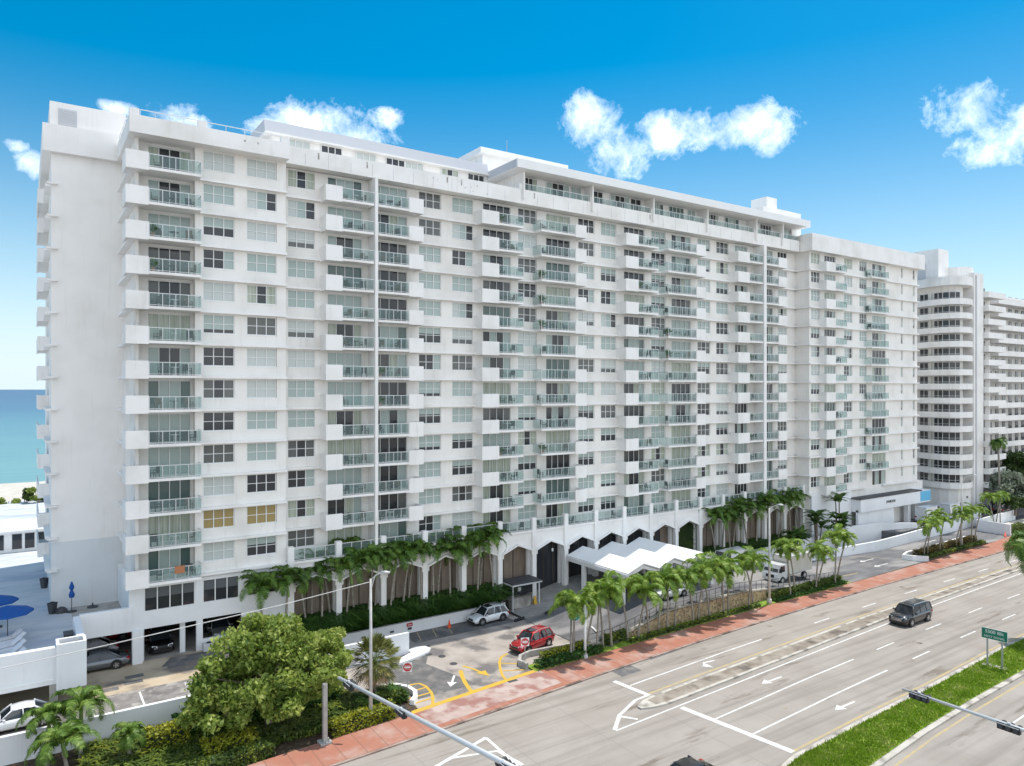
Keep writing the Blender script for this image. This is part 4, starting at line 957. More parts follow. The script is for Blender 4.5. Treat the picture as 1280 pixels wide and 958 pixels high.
c = MB(); c.box(145.62, 149.4, 63.4, 80, 0, 45.5, M['white']); c.box(146.2, 146.45, 63.2, 63.399, 1, 45.0, M['louver']); c.build('lift_shaft', nb)
c = MB(); c.prism([(p[0] + .5, p[1] + .5) for p in OUT] + [(145.6, 66), (145.6, 84)], 0, 5.95, M['cool']); c.build('ground_floor_wall', nb)
for x, y, z in ((138.6, 63.95, 3.3), (141.5, 62.75, 4.2)): c = MB(); c.box(x, x + .45, y, y + .3, z, z + .3, M['darkgrey']); c.build('wall_light', nb)
n2 = thing('stepped_tower', (160, 66, 1), 'distant white tower with stacked square balconies behind the curved tower', 'building')
c = MB(); c.box(149.41, 240, 66.6, 88, 6.5, 42.0, M['wall']); c.box(149.405, 157.5, 65.6, 66.599, 1, 43.0, M['wall']); c.box(157.6, 240, 65.4, 76, 5.6, 6.4, M['white']); c.box(158, 240, 71, 72, 0, 5.6, M['interior']); c.box(157.6, 240, 65.2, 86, 42.0, 42.4, M['white']); c.build('wall', n2)
nw = MB()
for k in range(15):
    z = 5.4 + k * BPZ; c = MB()
    c.box(149.6, 156.8, 62.6, 65.59, z, z + .2, M['white']); c.box(149.58, 156.82, 62.57, 62.72, z - .02, z + 1.05, M['white']); c.box(149.58, 149.72, 62.721, 65.59, z - .02, z + 1.05, M['white']); c.build('balcony', n2)
    c = MB(); c.box(152.2, 155.0, 65.5, 65.59, z + .2, z + 2.3, M['dim']); c.build('window', n2)
    if 0 < k < 15:
        zz = z - .5; c = MB()
        c.box(157.6, 240, 64.2, 66.59, zz, zz + .2, M['white']); c.box(157.58, 240, 64.17, 64.33, zz - .02, zz + 1.0, M['white']); c.box(157.58, 157.72, 64.331, 66.59, zz - .02, zz + 1.0, M['white']); c.build('balcony', n2)
        for i in range(14): nw.box(159.0 + i * 3, 160.3 + i * 3, 66.5, 66.59, zz + .2, zz + 2.2, M['dim'])
nw.build('window_rows', n2)['kind'] = 'stuff'

# ------------------------------------------------------------------ vegetation
def frond(mb, base, az, L, lift, droop, mat, nl=20, lw=.055, ll=.75, hang=.35, rach=M['shaft']):
    """one pinnate leaf: arching midrib with hanging leaflets"""
    ca, sa = cos(az), sin(az); pts = []
    n = 8; x = 0; z = 0; ang = lift
    for i in range(n + 1):
        pts.append((x, z)); st = L / n; x += st * cos(ang); z += st * sin(ang); ang -= droop / n * (1 + .6 * i / n)
    P3 = [(base[0] + ca * p[0], base[1] + sa * p[0], base[2] + p[1]) for p in pts]
    mb.tube(P3, [.035 - .03 * i / n for i in range(n + 1)], rach, 3, False)
    for i in range(nl):
        t = .1 + .9 * i / (nl - 1); q = t * n; k = min(n - 1, int(q)); f = q - k
        c_ = [P3[k][j] + (P3[k + 1][j] - P3[k][j]) * f for j in range(3)]
        d = [P3[k + 1][j] - P3[k][j] for j in range(3)]; l = sqrt(sum(v * v for v in d)) or 1; d = [v / l for v in d]
        le = ll * (sin(pi * (.18 + .8 * t)) ** .6) * (.85 + .3 * R.random())
        for sd in (-1, 1):
            sx, sy = -sa * sd, ca * sd
            hz = -hang * (.6 + .8 * R.random())
            tip = (c_[0] + (sx * .85 + d[0] * .55) * le, c_[1] + (sy * .85 + d[1] * .55) * le, c_[2] + (d[2] * .55 + hz) * le)
            mid = (c_[0] + (sx * .5 + d[0] * .3) * le, c_[1] + (sy * .5 + d[1] * .3) * le, c_[2] + (d[2] * .3 + .06) * le)
            w = lw; wx, wy, wz = d[0] * w, d[1] * w, d[2] * w
            mb.add([c_[0:3] and (c_[0] - wx, c_[1] - wy, c_[2] - wz), (c_[0] + wx, c_[1] + wy, c_[2] + wz), (mid[0] + wx, mid[1] + wy, mid[2] + wz), tip, (mid[0] - wx, mid[1] - wy, mid[2] - wz)], [(0, 1, 2, 3, 4)], mat)
def crown_mesh(nf, L, mat, ll=.6, up=.9, droop=1.9, seed=0, shaft=True, nl=20, lw=.055):
    mb = MB(); R.seed(seed)
    if shaft: mb.lathe([(.1, -.9), (.13, -.6), (.11, -.1), (.05, .15)], M['shaft'], 8)
    for i in range(nf):
        az = 2.4 * i + R.random() * .4; t = i / (nf - 1)
        frond(mb, (0, 0, 0), az, L * (.8 + .3 * R.random()), up + .45 - 1.15 * t + .15 * R.random(), droop * (.8 + .35 * R.random()), mat, nl, lw, ll)
    return mb.mesh('crown')
def trunk_mesh(h, r, lean, seed, mat):
    mb = MB(); R.seed(seed); n = 7; a = R.random() * 6.28
    pts = [(lean * (i / n) ** 1.6 * cos(a), lean * (i / n) ** 1.6 * sin(a), h * i / n) for i in range(n + 1)]
    mb.tube(pts, [r * 1.5] + [r * (1.08 - .3 * i / n) for i in range(1, n + 1)], mat, 8)
    return mb.mesh('trunk', True), pts[-1]
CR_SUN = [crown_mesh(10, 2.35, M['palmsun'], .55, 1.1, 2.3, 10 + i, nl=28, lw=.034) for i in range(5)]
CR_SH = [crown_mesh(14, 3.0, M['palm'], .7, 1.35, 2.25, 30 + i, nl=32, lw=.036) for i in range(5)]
def palm(x, y, z, h, label, group=None, crowns=CR_SUN, r=.1, lean=.8, sc=1., seed=None, name='palm_tree', mat=None):
    sd = seed if seed is not None else int(x * 13 + y * 7)
    t = thing(name, (x, y, z), label, 'palm', group)
    tm_, tip = trunk_mesh(h, r, lean, sd, mat or M['bark']); sub('trunk', tm_, t)
    c_ = sub('crown', crowns[sd % len(crowns)], t, (tip[0], tip[1], tip[2] + .5 * sc), rot=(sd * 1.7) % 6.28); v_ = sc * (.86 + .28 * ((sd * 37 % 11) / 10)); c_.scale = (v_, v_, v_ * (.9 + .25 * ((sd * 17 % 7) / 6))); c_.rotation_euler.x = .18 * sin(sd); c_.rotation_euler.y = .18 * cos(sd * 1.3)
    return t
NUM = ['first', 'second', 'third', 'fourth', 'fifth', 'sixth', 'seventh', 'eighth', 'ninth', 'tenth', 'eleventh', 'twelfth', 'thirteenth', 'fourteenth', 'fifteenth', 'sixteenth', 'seventeenth', 'eighteenth', 'nineteenth', 'twentieth', 'twenty-first', 'twenty-second'] + ['twenty-' + q for q in ('third', 'fourth', 'fifth', 'sixth', 'seventh', 'eighth', 'ninth')]
SP = [(40.1, 51.6, 3.6), (40.6, 51.0, 4.2), (43.2, 51.3, 4.3), (44.2, 51.0, 3.7), (45.0, 51.8, 4.6), (47.4, 51.2, 4.2), (48.5, 51.6, 3.9), (51.6, 51.5, 4.2), (52.6, 51.2, 3.7), (54.0, 51.7, 4.1), (56.4, 51.4, 4.0), (57.5, 51.7, 4.5),
      (61.2, 51.5, 4.4), (62.3, 51.7, 3.9), (65.4, 51.4, 4.5), (66.6, 51.7, 4.1), (72.9, 51.7, 4.4), (74.2, 51.9, 4.8), (77.9, 51.6, 4.2), (78.8, 51.9, 3.2), (81.8, 52.0, 4.9), (82.8, 51.8, 4.6)]
SP = [(x, bk(x) + .75 + (.2 if i % 2 else -.1), h) for i, (x, y, h) in enumerate(SP)]
SP = sorted(SP + [(x, bk(x) + .9, h) for x, h in ((42.2, 4.0), (50.2, 4.4), (59.2, 4.0))])
for i, (x, y, h) in enumerate(SP): palm(x, y, .16, h, 'slim palm on the grass verge, %s from the left along the stone wall' % NUM[i], 'palms along the stone wall', sc=1.14)
for i, (x, h) in enumerate(((105.6, 3.5), (106.6, 4.0), (110.3, 4.0), (111.4, 4.4), (115.4, 4.0), (116.6, 4.5), (120.6, 4.6), (121.8, 4.3))):
    palm(x, bk(x) + 1.5, .3, h, 'slim palm in the exit island bed, %s from the left' % NUM[i], 'palms in the exit island')
for i, (x, y, h) in enumerate(((136, 56.0, 4.6), (138.5, 56.8, 4.8), (140.6, 57, 4.3))): palm(x, y, .2, h, 'palm on the bare verge beyond the exit island, %s from the left' % NUM[i], 'palms on the bare verge')
BP = [(22.2, 66.5, 1, 5.9), (26.4, 66.5, 1, 6.3), (30.4, 66.6, 1, 6.4), (35.4, 66.5, 1, 6.1), (40.5, 66.5, 1, 6.4), (24.0, 66.3, 1, 5.4), (28.4, 66.2, 1, 5.2), (32.0, 66.3, 1, 6.2), (38.6, 66.3, 1, 5.9), (17.4, 64.9, 1.68, 4.2), (19.2, 64.7, 1.68, 4.4), (21.6, 66.0, 1, 4.6), (22.8, 65.4, 1, 5.0), (25.2, 65.6, 1, 5.2), (27.3, 65.3, 1, 6.0), (29.6, 65.4, 1, 5.6), (31.2, 65.9, 1, 5.8), (33.0, 65.3, 1, 5.5), (34.6, 65.7, 1, 5.3), (36.3, 65.3, 1, 5.5), (37.6, 65.9, 1, 5.2), (39.6, 65.4, 1, 5.8), (41.6, 65.3, 1, 6.2)]
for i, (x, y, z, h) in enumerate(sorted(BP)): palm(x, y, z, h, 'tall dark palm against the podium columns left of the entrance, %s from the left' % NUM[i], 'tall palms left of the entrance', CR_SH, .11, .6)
BP = [(76.6, 5.4), (78.4, 5.8), (79.6, 5.0), (80.5, 5.7), (83.2, 6.0), (85.6, 5.6), (88.3, 6.6), (90.5, 6.0), (93.0, 6.5), (95.4, 6.2)]
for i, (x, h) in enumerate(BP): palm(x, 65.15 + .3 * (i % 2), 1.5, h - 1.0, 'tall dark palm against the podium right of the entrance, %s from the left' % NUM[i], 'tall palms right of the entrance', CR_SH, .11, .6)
CR_BIG = [crown_mesh(14, 2.5, M['palmmid'], .62, 1.05, 2.3, 50 + i, nl=40, lw=.026) for i in range(3)]
palm(1.2, 54.6, 0, 2.3, 'leafy palm in the bottom left corner, nearest the photo edge', 'palms by the retaining wall', CR_BIG, .12, .6, 1.0, 3)
palm(3.0, 54.4, 0, 2.7, 'leafy palm at the bottom left, the rightmost of the corner cluster', 'palms by the retaining wall', CR_BIG, .12, .5, 1.0, 4)
palm(2.2, 52.6, 0, 1.7, 'low leafy palm at the bottom left, in front of its cluster', 'palms by the retaining wall', CR_BIG, .12, .4, .95, 5)
palm(5.6, 52.6, 0, 1.3, 'small squat palm at the foot of the retaining wall beside the yellow hedge', None, CR_BIG, .12, .1, .72, 6)
palm(150, 60.9, 1.6, 11.6, 'very tall thin fan palm in front of the neighbouring tower', None, [crown_mesh(16, 2.2, M['palm'], .6, 1.0, 2.6, 71)], .2, .4, 1.1, 9)
palm(80.6, 29.3, .15, 8.0, 'large palm in the median whose grey green fronds hang in at the right edge', None, [crown_mesh(20, 4.3, M['palm'], 1.1, .9, 2.5, 77, nl=34, lw=.05)], .25, .3, 1.0, 12)
# fan palm
fp = thing('fan_palm', (22.4, 52.3, .05), 'bushy yellow green fan palm with dry lower leaves beside the lamp post', 'palm')
tm_, tip = trunk_mesh(2.6, .16, .1, 5, M['barkdark']); sub('trunk', tm_, fp)
mb = MB(); R.seed(5)
for i in range(80):
    az = i * 2.4; el = 1.35 - 2.3 * (i / 79) + .2 * R.random(); Ls = 1.15 + .3 * R.random()
    c_ = (cos(az) * cos(el) * Ls, sin(az) * cos(el) * Ls, 2.9 + sin(el) * Ls)
    mb.tube([(0, 0, 2.7), c_], .018, M['shaft'], 3, False)
    ux, uy, uz = cos(az) * cos(el), sin(az) * cos(el), sin(el); sx, sy = -sin(az), cos(az); nx_, ny_, nz_ = -cos(az) * sin(el), -sin(az) * sin(el), cos(el)
    for j in range(15):
        a = -1.5 + 3.0 * j / 14; l = .95 * (1 - .2 * abs(a) / 1.5); q = R.random() * .25
        t_ = [c_[0] + l * (cos(a) * ux + sin(a) * sx) - nx_ * q * l, c_[1] + l * (cos(a) * uy + sin(a) * sy) - ny_ * q * l, c_[2] + l * cos(a) * uz - (nz_ * q + .12) * l]
        mb.add([c_, (c_[0] + .55 * (t_[0] - c_[0]) + .06 * sx, c_[1] + .55 * (t_[1] - c_[1]) + .06 * sy, c_[2] + .6 * (t_[2] - c_[2]) + .05), tuple(t_),
                (c_[0] + .55 * (t_[0] - c_[0]) - .045 * sx, c_[1] + .55 * (t_[1] - c_[1]) - .045 * sy, c_[2] + .5 * (t_[2] - c_[2]) - .02)], [(0, 1, 2, 3)], M['fan'] if i < 66 else M['dead'])
sub('crown', mb.mesh('crown'), fp)
# travellers' palms / giant bananas
def banana(x, y, z, h, n, label, seed):
    t = thing('banana_plant', (x, y, z), label, 'plant'); R.seed(seed); s_ = MB(); l_ = MB()
    for j in range(n):
        ox, oy = (R.random() - .5) * 1.6, (R.random() - .5) * .8; hh = h * (.55 + .5 * R.random())
        s_.tube([(ox * .5, oy * .5, 0), (ox, oy, hh)], [.14, .08], M['barkdark'], 6)
        for i in range(11):
            az = R.random() * 6.28; el = .5 + .9 * R.random(); L = 1.5 + .6 * R.random(); w = .30
            pr = None
            for k in range(5):
                a = el - k * .28; d = L / 4
                c_ = (ox, oy, hh) if k == 0 else (pr[0] + cos(az) * cos(a) * d, pr[1] + sin(az) * cos(a) * d, pr[2] + sin(a) * d)
                ww = w * (0.15, 1, 1.1, .8, .1)[k]
                q = [(c_[0] - sin(az) * ww, c_[1] + cos(az) * ww, c_[2] + .06), c_, (c_[0] + sin(az) * ww, c_[1] - cos(az) * ww, c_[2] + .06)]
                if k: l_.add(pq + q, [(0, 1, 4, 3), (1, 2, 5, 4)], M['banana'])
                pr, pq = c_, q
    sub('stem', s_.mesh('stem'), t); sub('leaf_crown', l_.mesh('leaf_crown'), t)
banana(95.6, 62.6, 1.2, 4.2, 6, 'broad leaved banana plant leaning out left of the ramp wall', 3)
banana(99.8, 61.8, 1.4, 3.4, 7, 'dense banana clump on the ramp wall', 4); banana(100.8, 62.3, 1.4, 6.4, 2, 'tall single banana stem above the ramp wall clump', 5)
banana(91.0, 62.9, 1.0, 2.2, 7, 'low spreading banana clump at the corner of the right planter', 6)
# leafy trees
def leaf_cloud(mb, c_, r, n, mat, ls=.22, shell=.55):
    for _ in range(n):
        while True:
            d = [R.gauss(0, 1) for _ in range(3)]; l = sqrt(sum(v * v for v in d))
            if l > 0: break
        rr = shell + (1 - shell) * R.random() ** .6; rr *= 1 + .12 * sin(5 * d[0] / l + 3) * sin(4 * d[2] / l + 7 * d[1] / l)
        p = [c_[k] + d[k] / l * rr * r[k] for k in range(3)]
        a = [R.gauss(0, 1) for _ in range(3)]; la = sqrt(sum(v * v for v in a)); a = [v / la for v in a]
        b_ = [R.gauss(0, 1) + .6 * d[k] / l for k in range(3)]; s_ = ls * (.6 + .8 * R.random())
        b_ = [a[1] * b_[2] - a[2] * b_[1], a[2] * b_[0] - a[0] * b_[2], a[0] * b_[1] - a[1] * b_[0]]; lb = sqrt(sum(v * v for v in b_)) or 1; b_ = [v / lb for v in b_]
        mb.add([tuple(p[k] - a[k] * s_ for k in range(3)), tuple(p[k] + b_[k] * s_ * .6 for k in range(3)), tuple(p[k] + a[k] * s_ for k in range(3)), tuple(p[k] - b_[k] * s_ * .6 for k in range(3))], [(0, 1, 2, 3)], mat)
def tree(x, y, z, lobes, label, mat, th, n=700, ls=.22, name='broadleaf_tree', group=None, seed=1, tr=.22):
    R.seed(seed); t = thing(name, (x, y, z), label, 'tree', group)
    tb = MB(); tb.tube([(0, 0, 0), (.1, 0, th * .6), (.15, .1, th)], [tr * 1.3, tr, tr * .8], M['barkdark'], 8)
    for (lx, ly, lz, r) in lobes: tb.tube([(.15, .1, th * .9), (lx * .5, ly * .5, (th + lz) / 2), (lx, ly, lz)], [tr * .6, tr * .35, .03], M['barkdark'], 5)
    sub('trunk', tb.mesh('trunk'), t); cm = MB()
    for (lx, ly, lz, r) in lobes:
        for j in range(8):   # clumps on each lobe leave gaps between them
            d = [R.gauss(0, 1) for _ in range(3)]; l = sqrt(sum(v * v for v in d)); q = r * .62
            leaf_cloud(cm, (lx + d[0] / l * q, ly + d[1] / l * q, lz + d[2] / l * q * .8), (r * (.34 + .22 * R.random()),) * 2 + (r * .34,), n // 6, mat, ls, .2)
    sub('crown', cm.mesh('crown'), t); return t
lob = [(-.3, .4, 7.0, 1.9), (1.2, .8, 6.3, 1.8), (-1.8, .2, 5.8, 2.0), (2.8, -.3, 5.3, 1.9), (-3.6, 0, 4.4, 1.9), (4.2, .1, 4.3, 1.7), (.4, -1.4, 5.0, 2.1), (2.1, -1.6, 3.7, 1.9), (-1.9, -1.8, 3.9, 2.0), (-4.6, -.6, 3.0, 1.6), (-3.3, -1.9, 2.5, 1.6), (3.4, -1.2, 2.6, 1.4), (.2, -2.4, 2.8, 1.6), (0, 1.5, 4.5, 2.2), (-2, 2.0, 4.0, 2.0), (4.7, .6, 5.2, 1.2), (3.2, -3.2, 4.2, 1.3), (4.0, -2.4, 5.0, 1.2)]
tree(14.2, 51.9, 0, lob, 'large round leafy tree with bright yellow green crown behind the sidewalk', M['tree'], 3.0, 1500, .165, seed=2)
tree(153.5, 61.0, 1, [(0, 0, 6, 3), (3, -1, 5, 2.5), (-3, 0, 5, 2.5), (1, -2, 4, 2.5)], 'silvery grey leafed tree in front of the far tower at the right edge', M['silver'], 3, 700, .3, seed=3)
tree(157.5, 61.2, 1, [(0, 0, 4.5, 2.6), (2.5, -1, 4, 2.2), (-2.5, 0, 3.6, 2.2), (1, -2, 2.8, 2)], 'lower silvery tree spreading over the parked cars', M['silver'], 2, 700, .28, seed=4)
tree(162, 62.8, 1, [(0, 0, 9, 3), (3, -1, 8, 2.5), (-3, 0, 8, 2.6), (1, -2, 6.5, 2.5)], 'dark green tree above the silvery trees at the right edge', M['dtree'], 4, 700, .3, seed=5)
tree(148.5, 57.8, 1, [(0, 0, 2.6, 1.6), (2, -.5, 2.4, 1.5), (-1.5, 0, 2.2, 1.3)], 'small dark bushy tree beside the bare verge', M['dtree'], 1.2, 500, .2, seed=6)
# shrubs beyond the cabana
for i, (x, y, h, r_) in enumerate(((-5.5, 150, 1.6, 1.6), (-2.6, 148, 2.2, 1.8), (.2, 147, 3.6, 1.5), (1.9, 146, 4.2, 1.7), (3.6, 147, 3.4, 1.6), (6, 147, 3, 2))):
    t = thing('dune_shrub', (x, y, 3.4), 'sea grape shrub on the dune behind the cabana, %s from the left' % NUM[i], 'shrub', 'shrubs on the dune'); cm = MB(); R.seed(40 + i)
    for j in range(6): leaf_cloud(cm, ((R.random() - .5) * r_ * 1.6, (R.random() - .5) * 1.5, h * (.45 + .5 * R.random())), (r_ * .4, r_ * .4, r_ * .28), 170, M['tree'] if i % 2 else M['dtree'], .2, .3)
    sub('foliage', cm.mesh('foliage'), t); s_ = MB()
    for q in (-.4, 0, .4): s_.tube([(0, 0, 0), (q, 0, h * .8)], [.1, .04], M['barkdark'], 5)
    sub('stem', s_.mesh('stem'), t)
s = MB(); s.poly([(-60, 112, 3.5), (30, 112, 3.5), (30, 152, 3.4), (-60, 152, 3.4)], M['grass']); s.poly([(-60, 152, 3.4), (30, 152, 3.4), (30, 170, .1), (-60, 170, .1)], M['sand']); tag(s.build('dune_ground'), kind='structure')

def hedge(pts_f, x0, x1, w, z0, h, label, mat, name='hedge', dens=260, ls=.1, seed=1, curve=True):
    R.seed(seed); t = thing(name, ((x0 + x1) / 2, pts_f((x0 + x1) / 2), z0), label, 'hedge'); w0 = t.location
    cm = MB(); n = int((x1 - x0) * dens * (w + h * 2) / 2.2)
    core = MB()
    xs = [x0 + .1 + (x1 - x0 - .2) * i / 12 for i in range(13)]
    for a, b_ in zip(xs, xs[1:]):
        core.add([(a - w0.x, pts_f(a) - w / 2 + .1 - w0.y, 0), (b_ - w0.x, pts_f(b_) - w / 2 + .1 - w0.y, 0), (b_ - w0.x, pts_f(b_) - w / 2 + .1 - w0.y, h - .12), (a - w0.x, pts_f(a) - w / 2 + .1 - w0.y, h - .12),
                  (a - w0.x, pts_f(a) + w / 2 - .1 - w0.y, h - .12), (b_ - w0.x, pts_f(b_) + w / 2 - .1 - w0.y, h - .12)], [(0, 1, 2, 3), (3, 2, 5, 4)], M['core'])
    sub('dark_core', core.mesh('dark_core'), t)  # plain dark sheet filling the hedge behind its leaves
    for _ in range(n):
        x = x0 + (x1 - x0) * R.random(); q = R.random() * (w + 2 * h)
        if q < h: y, z = -w / 2, q
        elif q < h + w: y, z = q - h - w / 2, h
        else: y, z = w / 2, q - h - w
        y += R.gauss(0, .05); z = max(.02, z + R.gauss(0, .05) + .06 * sin(x * 2.3)); x_ = x + R.gauss(0, .05)
        p = (x_ - w0.x, pts_f(x) + y - w0.y, z); a = R.random() * 6.28; b_ = R.random() * 6.28; s_ = ls * (.6 + .8 * R.random())
        cm.add([(p[0] - cos(a) * s_, p[1] - sin(a) * s_, p[2]), (p[0] + cos(b_) * s_ * .6, p[1] + sin(b_) * s_ * .6, p[2] + s_ * .6), (p[0] + cos(a) * s_, p[1] + sin(a) * s_, p[2] + s_ * .3), (p[0] - cos(b_) * s_ * .6, p[1] - sin(b_) * s_ * .6, p[2] - s_ * .4)], [(0, 1, 2, 3)], mat)
    sub('foliage', cm.mesh('foliage'), t)
hedge(lambda x: bk(x) + .65, 2, 13.5, 1.0, .05, .8, 'clipped green hedge along the sidewalk left of the concrete pole', M['hedge'], seed=1)
hedge(lambda x: bk(x) + .6, 17.4, 22.4, 1.1, .05, .95, 'yellow green hedge along the sidewalk by the lamp post', M['yhedge'], seed=2)
hedge(lambda x: 50.3, 9.5, 13.0, 1.8, .05, .8, 'bright yellow hedge at the foot of the retaining wall', M['yhedge'], seed=3)
hedge(lambda x: 53.2, 6.5, 9.3, 1.4, .05, 1.3, 'bright yellow bush beside the small palm', M['yhedge'], seed=4)
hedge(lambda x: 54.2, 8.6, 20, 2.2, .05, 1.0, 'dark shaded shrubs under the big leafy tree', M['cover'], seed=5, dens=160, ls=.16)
hedge(lambda x: 50.9, 22.3, 24.3, 1.0, .05, .7, 'rounded green hedge end inside the curved white wall', M['hedge'], seed=6)
hedge(lambda x: bk(x) + .45, 36.2, 43.5, .8, .12, .55, 'low dark green hedge at the edge of the red sidewalk by the driveway', M['cover'], seed=7)
hedge(lambda x: bk(x) + 1.2, 37.2, 42.6, .6, .12, .9, 'yellow flowering shrubs behind the low wall near the red car', M['yhedge'], seed=8, dens=200)
hedge(lambda x: bk(x) + 1.3, 44.5, 47.5, .5, .12, .9, 'green shrub against the start of the stone wall', M['hedge'], seed=9)
hedge(lambda x: bk(x) + .3, 47, 67, .5, .12, .28, 'narrow strip of low green border plants below the stone wall', M['hedge'], seed=10, dens=160)
hedge(lambda x: bk(x) + 1.05, 69.5, 83.5, .7, .12, .8, 'green hedge in front of the box truck', M['hedge'], seed=11)
hedge(lambda x: bk(x) + .3, 69.5, 83.5, .4, .12, .3, 'low border plants between the truck hedge and the red sidewalk', M['cover'], seed=12)
hedge(lambda x: bk(x) + 1.9, 104.2, 122.5, .9, .3, .8, 'brownish hedge along the back of the exit island', leafy('croton_leaf', (.06, .05, .02), (.14, .10, .03), (.24, .20, .05)), seed=13)
hedge(lambda x: bk(x) + .5, 103.8, 122.5, .6, .3, .35, 'low green edging along the front of the exit island', M['hedge'], seed=14)
hedge(lambda x: bk(x) + 1.2, 134, 141, 1.6, .2, .9, 'small green shrubs on the bare verge', M['hedge'], seed=15, dens=120)
def cover(name, label, n, f, hmin, hmax, mat, seed):
    R.seed(seed); mb = MB()
    for _ in range(n):
        x, y, z = f(); az = R.random() * 6.28; L = hmin + (hmax - hmin) * R.random(); el = .6 + .8 * R.random(); w = .05 + .04 * R.random()
        m_ = (x + cos(az) * cos(el) * L * .5, y + sin(az) * cos(el) * L * .5, z + sin(el) * L * .6); t_ = (x + cos(az) * L * .9, y + sin(az) * L * .9, z + sin(el) * L * .55)
        mb.add([(x, y, z), (m_[0] - sin(az) * w, m_[1] + cos(az) * w, m_[2]), t_, (m_[0] + sin(az) * w, m_[1] - cos(az) * w, m_[2])], [(0, 1, 2, 3)], mat)
    return tag(mb.build(name), label, 'ground cover', kind='stuff')
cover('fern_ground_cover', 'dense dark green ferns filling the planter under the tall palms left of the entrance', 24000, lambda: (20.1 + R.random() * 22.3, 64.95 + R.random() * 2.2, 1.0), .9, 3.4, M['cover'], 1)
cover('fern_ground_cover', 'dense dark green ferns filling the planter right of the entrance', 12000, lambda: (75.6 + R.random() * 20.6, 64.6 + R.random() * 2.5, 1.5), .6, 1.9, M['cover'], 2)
cover('shrub_ground_cover', 'low green shrubs in the bed round the fan palm', 2600, lambda: (21.0 + R.random() * 3.4, 50.6 + R.random() * 2.6, .05), .3, .9, M['cover'], 3)
cover('leafy_ground_cover', 'mixed leafy plants under the big tree', 9000, lambda: (3 + R.random() * 18, 49.0 + R.random() * 6.8, .05), .3, .9, M['hedge'], 4)

cover('dune_vegetation', 'bright green low dune plants behind the pool cabana', 9000, lambda: (-12 + R.random() * 20, 122 + R.random() * 30, 3.4), .5, 1.3, M['hedge'], 9)

